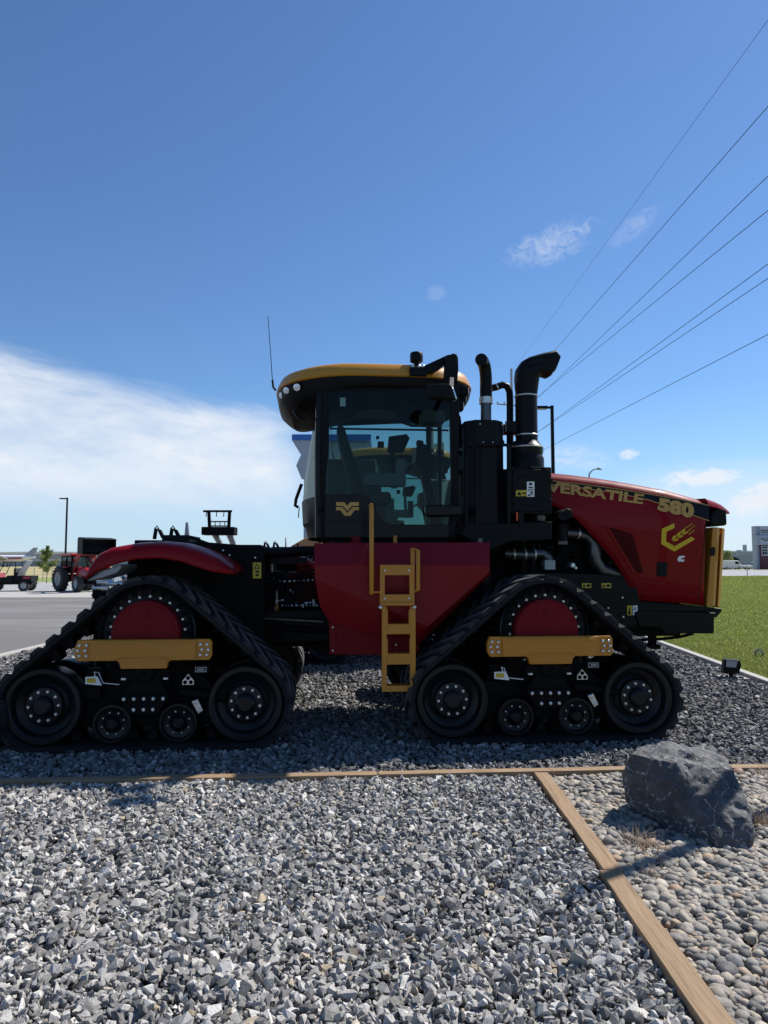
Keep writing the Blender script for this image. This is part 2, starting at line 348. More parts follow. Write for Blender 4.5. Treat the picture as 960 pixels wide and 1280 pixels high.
# ------------------------------------------------------------------ mesh builder
class MB:
    def __init__(self):
        self.v = []; self.f = []; self.m = []

    def add(self, vs, fs, m=0):
        o = len(self.v); self.v += [tuple(p) for p in vs]
        for f in fs: self.f.append(tuple(i + o for i in f)); self.m.append(m)
        return self

    def box(self, x0, x1, y0, y1, z0, z1, m=0):
        vs = [(x, y, z) for x in (x0, x1) for y in (y0, y1) for z in (z0, z1)]
        return self.add(vs, [(0, 1, 3, 2), (4, 6, 7, 5), (0, 4, 5, 1), (2, 3, 7, 6), (0, 2, 6, 4), (1, 5, 7, 3)], m)

    def prism(self, poly, y0, y1, m=0):
        n = len(poly)
        vs = [(x, y0, z) for x, z in poly] + [(x, y1, z) for x, z in poly]
        fs = [tuple(range(n)), tuple(range(2 * n - 1, n - 1, -1))] + [(i, (i + 1) % n, n + (i + 1) % n, n + i) for i in range(n)]
        return self.add(vs, fs, m)

    def plate(self, poly, y0, y1, m=0):
        return self.prism(poly, y0, y1, m)

    def loft(self, rings, m=0, caps=True, closed=True):
        n = len(rings[0]); vs = [p for r in rings for p in r]; fs = []
        for k in range(len(rings) - 1):
            for i in range(n if closed else n - 1):
                j = (i + 1) % n
                fs.append((k * n + i, k * n + j, (k + 1) * n + j, (k + 1) * n + i))
        if caps: fs += [tuple(range(n)), tuple(range((len(rings) - 1) * n, len(rings) * n))]
        return self.add(vs, fs, m)

    def tube(self, pts, r, n=8, m=0, caps=True):
        pts = [Vector(p) for p in pts]; rs = r if isinstance(r, (list, tuple)) else [r] * len(pts)
        rings = []; prev = None
        for i, p in enumerate(pts):
            t = (pts[min(i + 1, len(pts) - 1)] - pts[max(i - 1, 0)])
            t = t.normalized() if t.length > 1e-9 else Vector((0, 0, 1))
            if prev is None:
                a = Vector((0, 0, 1)) if abs(t.z) < 0.9 else Vector((1, 0, 0)); u = t.cross(a).normalized()
            else:
                u = (prev - t * prev.dot(t)); u = u.normalized() if u.length > 1e-6 else t.orthogonal().normalized()
            prev = u; w = t.cross(u)
            rings.append([p + (u * math.cos(2 * math.pi * k / n) + w * math.sin(2 * math.pi * k / n)) * rs[i] for k in range(n)])
        return self.loft(rings, m, caps)

    def lathe(self, prof, cx, cz, n=36, m=0, caps=True):
        """profile of (radius, y) spun about the cross axis through (cx, cz)"""
        rings = [[(cx + r * math.cos(2 * math.pi * k / n), y, cz + r * math.sin(2 * math.pi * k / n)) for k in range(n)] for r, y in prof]
        return self.loft(rings, m, caps)

    def lathez(self, prof, cx, cy, n=24, m=0, caps=True):
        rings = [[(cx + r * math.cos(2 * math.pi * k / n), cy + r * math.sin(2 * math.pi * k / n), z) for k in range(n)] for r, z in prof]
        return self.loft(rings, m, caps)

    def bolts(self, cx, cz, rad, count, y, r=0.015, h=0.014, m=0, ph=0.0):
        for k in range(count):
            a = ph + 2 * math.pi * k / count
            self.bolt(cx + rad * math.cos(a), cz + rad * math.sin(a), y, r, h, m)
        return self

    def bolt(self, x, z, y, r=0.015, h=0.014, m=0):
        self.lathe([(r, y), (r, y - h * 0.7), (r * 0.7, y - h)], x, z, 8, m)
        return self

    def bar(self, a, b, w, d, m=0):
        """square bar from a to b, width w, depth d"""
        a = Vector(a); b = Vector(b); t = (b - a).normalized()
        u = t.cross(Vector((0, 1, 0))); u = u.normalized() if u.length > 1e-4 else Vector((1, 0, 0)); v = t.cross(u)
        q = [(u * sx * w / 2 + v * sy * d / 2) for sx, sy in ((-1, -1), (1, -1), (1, 1), (-1, 1))]
        return self.loft([[a + k for k in q], [b + k for k in q]], m)

    def build(self, name, mats, parent=None, bevel=0.0, smooth=35, loc=None, rot=0.0):
        me = bpy.data.meshes.new(name)
        me.from_pydata(self.v, [], self.f)
        mats = mats if isinstance(mats, (list, tuple)) else [mats]
        for k in mats: me.materials.append(M[k] if isinstance(k, str) else k)
        me.polygons.foreach_set('material_index', self.m)
        bm = bmesh.new(); bm.from_mesh(me); bmesh.ops.recalc_face_normals(bm, faces=bm.faces); bm.to_mesh(me); bm.free()
        me.polygons.foreach_set('use_smooth', [True] * len(me.polygons))
        if not bevel: me.set_sharp_from_angle(angle=R(smooth))
        o = bpy.data.objects.new(name, me); COL.objects.link(o)
        if parent: o.parent = parent
        if loc: o.location = loc
        o.rotation_euler.z = rot
        if bevel:
            md = o.modifiers.new('edge', 'BEVEL'); md.width = bevel; md.segments = 2; md.limit_method = 'ANGLE'
            md.angle_limit = R(32); md.harden_normals = True
        return o


def tag(o, label=None, cat=None, group=None, kind=None):
    if label: o['label'] = label
    if cat: o['category'] = cat
    if group: o['group'] = group
    if kind: o['kind'] = kind
    return o


def thing(name, loc, label, cat, group=None, rot=0.0):
    o = bpy.data.objects.new(name, None); COL.objects.link(o); o.empty_display_size = 0.3
    o.location = loc; o.rotation_euler.z = rot
    return tag(o, label, cat, group)


def copy_tree(o, parent=None):
    c = o.copy(); COL.objects.link(c)
    if parent: c.parent = parent
    for ch in list(o.children): copy_tree(ch, c)
    return c


def big_mesh(name, verts, faces, mats, smooth=False):
    """verts (N,3); faces (M,k) all the same size"""
    me = bpy.data.meshes.new(name); k = faces.shape[1]
    me.vertices.add(len(verts)); me.vertices.foreach_set('co', np.ascontiguousarray(verts, dtype=np.float32).ravel())
    me.loops.add(faces.size); me.loops.foreach_set('vertex_index', np.ascontiguousarray(faces, dtype=np.int32).ravel())
    me.polygons.add(len(faces)); me.polygons.foreach_set('loop_start', np.arange(0, faces.size, k, dtype=np.int32))
    me.polygons.foreach_set('use_smooth', np.full(len(faces), smooth))
    for q in mats: me.materials.append(M[q])
    me.update(calc_edges=True); me.validate()
    o = bpy.data.objects.new(name, me); COL.objects.link(o)
    return o


def sheet(name, pts, z, mat, sub=None):
    mb = MB(); mb.add([(x, y, z) for x, y in pts], [tuple(range(len(pts)))])
    me = bpy.data.meshes.new(name); me.from_pydata(mb.v, [], mb.f); me.materials.append(M[mat])
    if me.polygons[0].normal.z < 0: me.flip_normals()
    o = bpy.data.objects.new(name, me); COL.objects.link(o); tag(o, kind='structure')
    return o


# ------------------------------------------------------------------ the ground
def kx(y):  # right-hand kerb line
    return 5.14 + (y - 9.5) * 0.085
sheet('ground', [(-2500, -60), (2500, -60), (2500, 3000), (-2500, 3000)], -0.10, 'far_ground')
sheet('gravel_bed', [(-6.7, -2), (kx(-2) - 0.02, -2), (kx(30), 30), (-6.7, 30)], -0.03, 'soil')
sheet('parking_lot', [(-120, -30), (-6.84, -30), (-6.84, 30), (9, 30), (9, 35), (-120, 35)], -0.02, 'asphalt')
sheet('unseen_paving', [(-120, -60), (140, -60), (140, -10), (kx(-2), -2.0), (-6.7, -2.0), (-6.84, -30), (-120, -30)], -0.045, 'asphalt')  # unseen asphalt behind the camera, added to darken reflections in the red paint
sheet('apron', [(-120, 35), (9, 35), (9, 42), (-120, 42)], -0.018, 'concrete')
sheet('gravel_strip', [(-160, 42), (8.5, 42), (8.5, 63), (-160, 63)], -0.012, 'strip')
sheet('grass_strip', [(-200, 63), (8.5, 63), (8.5, 82), (-200, 82)], -0.02, 'lawn')
sheet('dry_field', [(-400, 82), (9, 82), (9, 420), (-400, 420)], -0.03, 'field')
sheet('lawn', [(kx(-10) + 0.13, -10), (140, -10), (140, 90), (kx(90), 90), (kx(9) + 0.13, 9)], -0.02, 'lawn')
sheet('road', [(8, 90), (300, 90), (300, 172), (8, 172)], 0.0, 'road')


def kerb(name, a, b, w, h, label):
    a = Vector((*a, 0)); b = Vector((*b, 0)); L = (b - a).length
    mb = MB(); n = int(L / 2.2)
    for i in range(n):
        x0 = i * L / n + 0.006; x1 = (i + 1) * L / n - 0.006
        mb.add([(x0, -w / 2, -0.1), (x1, -w / 2, -0.1), (x1, w / 2, -0.1), (x0, w / 2, -0.1), (x0, -w / 2, h), (x1, -w / 2, h), (x1, w / 2 - 0.02, h), (x0, w / 2 - 0.02, h)],
               [(0, 1, 2, 3), (4, 5, 6, 7), (0, 1, 5, 4), (1, 2, 6, 5), (2, 3, 7, 6), (3, 0, 4, 7)])
    o = mb.build(name, 'concrete', bevel=0.015); o.location = a; o.rotation_euler.z = math.atan2(b.y - a.y, b.x - a.x)
    return tag(o, label, 'kerb', kind='structure')
kerb('lawn_kerb', (kx(2) + 0.05, 2), (kx(40) + 0.05, 40), 0.15, 0.07, 'pale concrete kerb along the edge of the lawn')
kerb('lot_kerb', (-6.77, 3), (-6.77, 30), 0.15, 0.05, 'pale concrete kerb along the edge of the asphalt lot')


# ------------------------------------------------------------------ loose stones
def hull_stone(npts, seed, flat):
    rg = random.Random(seed); bm = bmesh.new()
    for _ in range(npts):
        v = Vector((rg.gauss(0, 1), rg.gauss(0, 1), rg.gauss(0, 1))).normalized()
        bm.verts.new((v.x * rg.uniform(0.85, 1.1), v.y * rg.uniform(0.6, 0.85), v.z * flat * rg.uniform(0.8, 1.1)))
    bmesh.ops.convex_hull(bm, input=bm.verts[:])
    bmesh.ops.delete(bm, geom=[v for v in bm.verts if not v.link_faces], context='VERTS')
    bmesh.ops.triangulate(bm, faces=bm.faces[:]); bm.verts.index_update()
    r = (np.array([v.co[:] for v in bm.verts], dtype=np.float32), np.array([[v.index for v in f.verts] for f in bm.faces], dtype=np.int32))
    bm.free(); return r


def pebble_shape(sub, seed):
    rg = random.Random(seed); bm = bmesh.new(); bmesh.ops.create_icosphere(bm, subdivisions=sub, radius=1.0)
    o = Vector((seed * 3.1, 1.7, seed))
    fl = rg.uniform(0.45, 0.7); wd = rg.uniform(0.65, 0.9)
    for v in bm.verts:
        k = 1 + 0.22 * mnoise.noise(v.co * 1.1 + o)
        v.co = Vector((v.co.x * k, v.co.y * k * wd, v.co.z * k * fl))
    bm.verts.index_update()
    r = (np.array([v.co[:] for v in bm.verts], dtype=np.float32), np.array([[v.index for v in f.verts] for f in bm.faces], dtype=np.int32))
    bm.free(); return r


def rot_mats(n, tilt):
    yaw = RNG.uniform(0, 2 * np.pi, n); a = RNG.normal(0, tilt, n); b = RNG.normal(0, tilt, n)
    cz, sz, ca, sa, cb, sb = np.cos(yaw), np.sin(yaw), np.cos(a), np.sin(a), np.cos(b), np.sin(b)
    o = np.zeros(n); i = np.ones(n)
    Rz = np.stack([cz, -sz, o, sz, cz, o, o, o, i], 1).reshape(n, 3, 3)
    Rx = np.stack([i, o, o, o, ca, -sa, o, sa, ca], 1).reshape(n, 3, 3)
    Ry = np.stack([cb, o, sb, o, i, o, -sb, o, cb], 1).reshape(n, 3, 3)
    return Rz @ Rx @ Ry


def scatter(name, xy, size, z, shapes, tilt, mat, smooth, label, cat):
    n = len(xy); which = RNG.integers(0, len(shapes), n); VS = []; FS = []; off = 0
    for s, (sv, sf) in enumerate(shapes):
        idx = np.nonzero(which == s)[0]; k = len(idx)
        if not k: continue
        rm = rot_mats(k, tilt)
        p = np.einsum('nij,vj->nvi', rm, sv) * size[idx][:, None, None]
        p += np.stack([xy[idx, 0], xy[idx, 1], z[idx]], 1)[:, None, :]
        VS.append(p.reshape(-1, 3))
        FS.append((sf[None] + (np.arange(k) * len(sv))[:, None, None] + off).reshape(-1, sf.shape[1])); off += k * len(sv)
    o = big_mesh(name, np.concatenate(VS), np.concatenate(FS), [mat], smooth)
    return tag(o, label, cat, kind='stuff')


def in_view(x, y, margin=0.12):
    return np.abs(x) < y * (480 / F + margin) + 0.75


TIM_X = 1.19           # long timber that runs towards the camera
def timber_y(x): return 5.60 + 0.0635 * x

bump_seed = Vector((3.3, 8.1, 0))
def heap(x, y, amp=0.018, sc=1.1):
    return np.array([mnoise.noise(Vector((a * sc, b * sc, 2.0))) for a, b in zip(x, y)], dtype=np.float32) * amp

ang = [hull_stone(random.Random(i).choice((9, 10, 11, 12)), i, 0.55 + 0.02 * (i % 9)) for i in range(26)]
# pale crushed stone in front of the timber
def front_gravel():
    X = []; 
    n = 66000
    y = RNG.uniform(2.1, 5.62, n); x = RNG.uniform(-4.4, 1.2, n)
    ok = in_view(x, y) & (x < TIM_X - 0.055) & (y < timber_y(x) - 0.05)
    x, y = x[ok], y[ok]
    size = np.clip(RNG.lognormal(math.log(0.0215), 0.38, len(x)), 0.008, 0.046)
    near = RNG.uniform(0, 1, len(x))
    z = heap(x, y) + near * 0.040 - 0.020
    scatter('gravel', np.stack([x, y], 1), size, z, ang, 0.75, 'gravel', False, 'pale grey crushed stone in front of the timber edging', 'gravel')
front_gravel()

def back_gravel():
    n = 120000
    y = 5.4 + 13.5 * RNG.uniform(0, 1, n) ** 1.5; x = RNG.uniform(-6.65, 6.2, n)
    ok = in_view(x, y, 0.2) & (x < kx(y) - 0.06) & (y > timber_y(x) + 0.06)
    # thin out what the machine hides
    hid = (y > 8.6) & (x > -2.8) & (x < 2.0)
    ok &= ~(hid & (RNG.uniform(0, 1, n) < 0.35))
    x, y = x[ok], y[ok]
    size = np.clip(RNG.lognormal(math.log(0.026), 0.3, len(x)), 0.012, 0.055) * (1 + np.clip((y - 7) * 0.06, 0, 0.6))
    z = heap(x, y) + RNG.uniform(0, 1, len(x)) * 0.03 - 0.015
    scatter('dark_gravel', np.stack([x, y], 1), size, z, ang[:12], 0.7, 'dark_gravel', False, 'dark slate grey crushed stone around and under the red tractor', 'gravel')
back_gravel()

def pebbles():
    n = 31000
    y = RNG.uniform(2.0, 5.9, n); x = RNG.uniform(1.15, 4.3, n)
    ok = in_view(x, y) & (x > TIM_X + 0.055) & (y < timber_y(x) - 0.05)
    x, y = x[ok], y[ok]
    size = np.clip(RNG.lognormal(math.log(0.0245), 0.32, len(x)), 0.010, 0.055)
    z = heap(x, y, 0.02) + RNG.uniform(0, 1, len(x)) * 0.036 - 0.02
    scatter('pebbles', np.stack([x, y], 1), size, z, [pebble_shape(2, i) for i in range(14)], 0.3, 'pebble', True, 'rounded tan and grey river pebbles around the boulder', 'pebbles')
pebbles()


def blades(name, x, y, hgt, wid, lean, mat, label, cat, z0=-0.02):
    n = len(x); a = RNG.uniform(0, 2 * np.pi, n); la = RNG.uniform(0, 2 * np.pi, n); l = np.abs(RNG.normal(0, lean, n)) * hgt
    dx, dy = np.cos(a) * wid / 2, np.sin(a) * wid / 2
    z = np.full(n, z0)
    p = np.stack([np.stack([x - dx, y - dy, z], 1), np.stack([x + dx, y + dy, z], 1),
                  np.stack([x + dx * .7 + np.cos(la) * l * .4, y + dy * .7 + np.sin(la) * l * .4, z + hgt * .6], 1),
                  np.stack([x - dx * .7 + np.cos(la) * l * .4, y - dy * .7 + np.sin(la) * l * .4, z + hgt * .6], 1),
                  np.stack([x + np.cos(la) * l, y + np.sin(la) * l, z + hgt], 1)], 1)
    b = (np.arange(n) * 5)[:, None]
    f = np.concatenate([np.stack([b + 0, b + 1, b + 2], 2).reshape(-1, 3), np.stack([b + 0, b + 2, b + 3], 2).reshape(-1, 3), np.stack([b + 3, b + 2, b + 4], 2).reshape(-1, 3)])
    return tag(big_mesh(name, p.reshape(-1, 3), f, [mat], False), label, cat, kind='stuff')

def lawn():
    n = 420000
    y = 8.0 + 78.0 * RNG.uniform(0, 1, n) ** 2.4; x = kx(y) + 0.14 + RNG.uniform(0, 1, n) * np.maximum(0.5, y * 0.60 + 0.8 - kx(y))
    ok = in_view(x, y, 0.08); x, y = x[ok], y[ok]
    patch = np.array([mnoise.noise(Vector((a * 0.5, b * 0.35, 7))) for a, b in zip(x, y)])
    h = RNG.uniform(0.035, 0.085, len(x)) * (1 + 0.5 * patch) * (1 + np.clip((y - 60) / 20, 0, 1) * 1.5)
    blades('grass', x, y, h, 0.006 + 0.0011 * y, 0.5, 'grass', 'bright green lawn grass beside the kerb', 'grass')
lawn()


def tuft(px, py, n, hgt, rad, label):
    c = G(px, py, 0.02); x = c.x + RNG.normal(0, rad, n); y = c.y + RNG.normal(0, rad, n)
    m = blades('dry_grass', x, y, RNG.uniform(0.4, 1, n) * hgt, np.full(n, 0.004), 1.1, 'dry', label, 'dry grass', 0.015)
    return m
tuft(800, 1056, 110, 0.11, 0.055, 'dry tan grass tuft among the pebbles left of the boulder')
tuft(812, 1092, 45, 0.07, 0.05, 'sparse dry tan grass nearest the timber among the pebbles')
tuft(948, 1030, 140, 0.13, 0.05, 'dry tan grass tuft at the right foot of the boulder')
tuft(955, 968, 60, 0.09, 0.05, 'dry grass by the timber at the right edge')
tuft(688, 966, 16, 0.06, 0.02, 'few thin grass blades at the timber corner')


def timber(a, b, w, h, label, z0=-0.07):
    a = Vector((*a, 0)); b = Vector((*b, 0)); L = (b - a).length
    mb = MB(); n = max(2, int(L / 0.12)); rings = []
    sd = random.random() * 50
    for i in range(n + 1):
        t = i / n * L
        j = lambda k: 0.0035 * mnoise.noise(Vector((t * 2.2, k * 7.0, sd)))
        rings.append([(t, -w / 2 + j(1), z0), (t, w / 2 + j(2), z0), (t, w / 2 + j(3), h + j(4)), (t, -w / 2 + j(5), h + j(6))])
    mb.loft(rings)
    o = mb.build('edging_timber', 'wood', bevel=0.006); o.location = a; o.rotation_euler.z = math.atan2(b.y - a.y, b.x - a.x)
    return tag(o, label, 'timber', 'timber edging boards around the gravel beds')
timber((-4.4, timber_y(-4.4)), (-0.055, timber_y(-0.055)), 0.095, 0.042, 'long timber edging board in shade across the left of the gravel')
timber((-0.045, timber_y(-0.045)), (1.92, timber_y(1.92)), 0.095, 0.044, 'timber edging board behind the T joint, in front of right-hand track')
timber((1.93, timber_y(1.93)), (4.6, timber_y(4.6)), 0.095, 0.042, 'timber edging board passing behind the grey boulder')
timber((TIM_X + 0.015, 3.86), (TIM_X + 0.02, 5.61), 0.105, 0.044, 'timber board butting the cross board, its near end by the shadow')
timber((TIM_X - 0.025, 1.6), (TIM_X - 0.005, 3.855), 0.115, 0.046, 'nearest timber edging board running to the bottom of the photo')


# ------------------------------------------------------------------ boulder
def boulder():
    base = [(1.64, 4.80), (1.76, 4.46), (1.93, 4.25), (2.13, 4.22), (2.24, 4.42), (2.30, 4.75), (2.12, 5.05), (1.80, 5.06)]
    top = [(787, 940, .42), (812, 948, .41), (845, 953, .41), (880, 956, .385), (903, 949, .375), (890, 934, .40), (850, 928, .43), (805, 931, .42)]
    mid = [(777, 968, .29, 4.80), (919, 962, .29, 4.56), (936, 1018, .12, 4.42), (929, 985, .22, 4.46)]
    bm = bmesh.new(); c = Vector((2.0, 4.62, 0))
    for x, y in base:
        bm.verts.new(Vector((x, y, -0.06)) - c); bm.verts.new(Vector((x, y, 0.05)) - c)
    for px, py, z in top: bm.verts.new(G(px, py, z) - c)
    for px, py, z, d in mid: bm.verts.new(W(px, py, d) - c)
    bmesh.ops.convex_hull(bm, input=bm.verts[:])
    bmesh.ops.delete(bm, geom=[v for v in bm.verts if not v.link_faces], context='VERTS')
    bmesh.ops.triangulate(bm, faces=bm.faces[:])
    for _ in range(5):
        long = [e for e in bm.edges if e.calc_length() > 0.016]
        if not long: break
        bmesh.ops.subdivide_edges(bm, edges=long, cuts=1, use_grid_fill=False)
        bmesh.ops.triangulate(bm, faces=bm.faces[:])
    bm.normal_update(); nr = {v: v.normal.copy() for v in bm.verts}
    for v in bm.verts:
        p = v.co
        d = 0.018 * mnoise.noise(p * 5.0 + Vector((1, 2, 3)))
        vor = mnoise.voronoi(p * Vector((6.5, 6.5, 5.0)) if False else Vector((p.x * 7, p.y * 7, p.z * 5)))[0]
        d += 0.030 * (vor[1] - vor[0]) - 0.008
        d += 0.010 * mnoise.noise(p * 22.0) + 0.005 * mnoise.noise(p * 60.0)
        if p.z > 0.30:   # broken hollow on the top
            q = Vector((p.x + 0.04, (p.y - 0.08) * 1.3)).length
            d -= 0.07 * max(0, 1 - (q / 0.12) ** 2)
        v.co = p + nr[v] * d
    me = bpy.data.meshes.new('boulder'); bm.to_mesh(me); bm.free(); me.materials.append(M['boulder'])
    me.polygons.foreach_set('use_smooth', [True] * len(me.polygons)); me.set_sharp_from_angle(angle=R(28))
    o = bpy.data.objects.new('boulder', me); COL.objects.link(o); o.location = c
    tag(o, 'dark grey flat topped boulder with pale veins on the pebbles', 'boulder')
    for k, (px, py, z, s) in enumerate(((846, 944, .385, .040), (836, 938, .385, .030), (864, 940, .385, .034), (852, 934, .38, .026))):
        sv, sf = hull_stone(9, 60 + k, 0.7); mb = MB(); p = G(px, py, z); mb.add([(Vector(q) * s) for q in sv], [tuple(f) for f in sf])
        r = mb.build('stone_chip', 'boulder', smooth=5); r.parent = o; r.location = p - c
boulder()


# ------------------------------------------------------------------ the tracked tractor
def belt_path(circles, n_arc=40, step=0.03):
    """closed counter-clockwise outline round the circles: points with outward normals"""
    N = len(circles); angs = []
    for i in range(N):
        (x1, z1, r1), (x2, z2, r2) = circles[i], circles[(i + 1) % N]
        dx, dz = x2 - x1, z2 - z1; d = math.hypot(dx, dz)
        angs.append(math.atan2(dz, dx) - math.acos((r1 - r2) / d))
    pts = []
    for i in range(N):
        a0 = angs[i - 1]; a1 = angs[i]
        while a1 < a0: a1 += 2 * math.pi
        x, z, r = circles[i]; k = max(3, int(n_arc * (a1 - a0) / math.pi))
        for j in range(k + 1):
            a = a0 + (a1 - a0) * j / k; pts.append((x + r * math.cos(a), z + r * math.sin(a), math.cos(a), math.sin(a)))
        x2, z2, r2 = circles[(i + 1) % N]; a = a1; p0 = pts[-1]
        q = (x2 + r2 * math.cos(a), z2 + r2 * math.sin(a)); L = math.hypot(q[0] - p0[0], q[1] - p0[1]); m = max(2, int(L / step / 3))
        for j in range(1, m):
            t = j / m; pts.append((p0[0] + (q[0] - p0[0]) * t, p0[1] + (q[1] - p0[1]) * t, math.cos(a), math.sin(a)))
    return np.array(pts)


TI, TZ, TR, SZ, SR, BW = 0.875, 0.400, 0.335, 1.025, 0.425, 0.76     # idler spacing, height and radius; sprocket; belt width


def make_track(parent):
    root = MB()
    # undercarriage frame: the part itself
    root.prism([(-0.62, 0.20), (0.62, 0.20), (0.66, 0.48), (0.34, 0.74), (-0.34, 0.74), (-0.66, 0.48)], 0.16, 0.30)
    root.prism([(-0.62, 0.20), (0.62, 0.20), (0.66, 0.48), (0.34, 0.74), (-0.34, 0.74), (-0.66, 0.48)], 0.48, 0.60)
    root.box(-0.95, 0.95, 0.26, 0.50, 0.30, 0.46)
    root.box(-0.20, 0.20, 0.10, 0.60, 0.55, 0.80)
    for s in (-1, 1):
        root.tube([(s * TI, 0.10, TZ), (s * TI, 0.62, TZ)], 0.07, 14)
    # tensioner cylinder, little brackets
    root.tube([(0.28, 0.12, 0.50), (0.70, 0.12, 0.44)], 0.045, 12)
    root.box(-0.52, -0.38, 0.06, 0.16, 0.60, 0.72)
    root.box(-0.62, -0.40, 0.10, 0.16, 0.44, 0.56)
    t = root.build('track_unit', ['frame'], parent, bevel=0.012)
    # belt
    path = belt_path([(TI, TZ, TR + 0.03), (0, SZ, SR + 0.03), (-TI, TZ, TR + 0.03)])
    seg = np.hypot(*(np.roll(path[:, :2], -1, 0) - path[:, :2]).T); cum = np.concatenate([[0], np.cumsum(seg)]); L = cum[-1]
    ext = np.vstack([path, path[:1]])

    def at(s, out):
        s = s % L
        v = [np.interp(s, cum, ext[:, k]) for k in range(4)]; nn = math.hypot(v[2], v[3])
        return v[0] + v[2] / nn * out, v[1] + v[3] / nn * out
    mb = MB(); rings = []
    for x, z, nx, nz in path:
        prof = [(0.0, -0.012), (0.0, 0.016), (0.012, 0.026), (BW - 0.012, 0.026), (BW, 0.016), (BW, -0.012), (BW - 0.02, -0.022), (0.02, -0.022)]
        rings.append([(x + nx * o, y, z + nz * o) for y, o in prof])
    rings.append(rings[0])
    mb.loft(rings, 0, caps=False)
    npit = int(round(L / 0.172))
    for i in range(npit):
        s0 = i * L / npit
        for side in (0, 1):
            sb = s0 + (0.5 * L / npit if side else 0)
            ya, yb = (0.0, BW * 0.52) if side == 0 else (BW, BW * 0.48)
            K = 4
            vs = []
            for k in range(K + 1):
                t_ = k / K; y = ya + (yb - ya) * t_; sh = 0.20 * t_ ** 0.9
                wb = 0.060 if k else 0.072; wt = 0.036 if k else 0.045; hh = 0.036
                for q, o in ((-wb, 0.024), (-wt, 0.024 + hh), (wt, 0.024 + hh), (wb, 0.024)):
                    x, z = at(sb + sh + q, o); vs.append((x, y + (0.004 if side == 0 else -0.004) * (1 if k == 0 and o > 0.03 else 0), z))
            fs = []
            for k in range(K):
                for q in (0, 2, 3): fs.append((k * 4 + q, k * 4 + (q + 1) % 4, (k + 1) * 4 + (q + 1) % 4, (k + 1) * 4 + q))
            fs += [(0, 1, 2, 3), tuple(K * 4 + q for q in range(4))]
            mb.add(vs, fs, 1); off_ = len(mb.v) - len(vs)
            for k in range(K): mb.f.append(tuple(off_ + j for j in (k * 4 + 1, k * 4 + 2, (k + 1) * 4 + 2, (k + 1) * 4 + 1))); mb.m.append(2)
        # inner guide blocks
        vs = []
        for y in (0.27, 0.49):
            for q, o in ((-0.045, -0.02), (-0.025, -0.10), (0.025, -0.10), (0.045, -0.02)):
                x, z = at(s0 + q, o); vs.append((x, y + (0.02 if o < -0.05 and y < 0.3 else (-0.02 if o < -0.05 else 0)), z))
        mb.add(vs, [(0, 1, 2, 3), (4, 5, 6, 7), (0, 1, 5, 4), (1, 2, 6, 5), (2, 3, 7, 6), (3, 0, 4, 7)], 0)
    mb.build('rubber_track', ['rubber', 'lug', 'lug_top'], t, smooth=30)
    # idler wheels
    for s in (-1, 1):
        mb = MB(); cx = s * TI
        for y0, dr in ((0.03, 1), (0.73, -1)):
            f = lambda d: y0 + dr * d
            mb.lathe([(TR - 0.005, f(0.22)), (TR, f(0.20)), (TR, f(0.02)), (TR - 0.012, f(0.0)), (TR - 0.05, f(0.0)), (TR - 0.065, f(0.012)), (TR - 0.085, f(0.07)), (0.19, f(0.10)), (0.165, f(0.085)), (0.155, f(0.04)), (0.10, f(0.035)), (0.088, f(0.03)), (0.082, f(-0.015)), (0.06, f(-0.03)), (0.001, f(-0.032))], cx, TZ, 48, 0)
            mb.lathe([(TR - 0.005, f(0.22)), (0.10, f(0.2))], cx, TZ, 48, 0, caps=False)
        mb.tube([(cx, 0.09, TZ), (cx, 0.67, TZ)], 0.09, 16, 0)
        mb.bolts(cx, TZ, 0.128, 10, 0.068, 0.0155, 0.02, 1, 0.25 + s * 0.2)
        mb.build('idler_wheel', ['wheel', 'steel'], t, smooth=30)
    for s in (-1, 1):
        mb = MB(); cx = s * 0.285; cz = 0.238; rr = 0.178
        for y0, dr in ((0.05, 1), (0.71, -1)):
            f = lambda d: y0 + dr * d
            mb.lathe([(rr - 0.006, f(0.20)), (rr, f(0.18)), (rr, f(0.025)), (rr - 0.012, f(0.0)), (rr - 0.034, f(0.0)), (rr - 0.044, f(0.03)), (0.085, f(0.04)), (0.07, f(0.03)), (0.052, f(-0.01)), (0.04, f(-0.02)), (0.001, f(-0.02))], cx, cz, 36, 0)
        mb.tube([(cx, 0.07, cz), (cx, 0.69, cz)], 0.06, 16, 0)
        mb.bolts(cx, cz, 0.098, 8, 0.088, 0.009, 0.01, 1, 0.3)
        mb.build('mid_roller', ['wheel', 'steel'], t, smooth=30)
    # drive wheel with its ring of bars
    mb = MB()
    mb.lathe([(SR, 0.10), (SR, 0.07), (SR - 0.015, 0.06), (SR - 0.03, 0.075), (0.385, 0.09), (0.36, 0.10), (0.30, 0.10), (0.30, 0.16), (SR - 0.02, 0.16)], 0, SZ, 64, 0, caps=False)
    mb.lathe([(SR, 0.66), (SR, 0.69), (0.30, 0.69), (0.30, 0.62), (SR - 0.02, 0.60)], 0, SZ, 48, 0, caps=False)
    for k in range(26):
        a = 2 * math.pi * k / 26; ca, sa = math.cos(a), math.sin(a)
        mb.tube([(ca * (SR - 0.03), 0.08, SZ + sa * (SR - 0.03)), (ca * (SR - 0.03), 0.68, SZ + sa * (SR - 0.03))], 0.028, 8, 0)
        mb.bar((ca * 0.355, 0.075, SZ + sa * 0.355), (ca * (SR - 0.045), 0.06, SZ + sa * (SR - 0.045)), 0.032, 0.05, 0)
    mb.bolts(0, SZ, 0.328, 22, 0.10, 0.016, 0.03, 1, 0.1)
    mb.lathe([(0.28, 0.12), (0.28, 0.6)], 0, SZ, 32, 0)
    mb.build('drive_wheel', ['wheel', 'steel'], t, smooth=30)
    mb = MB()
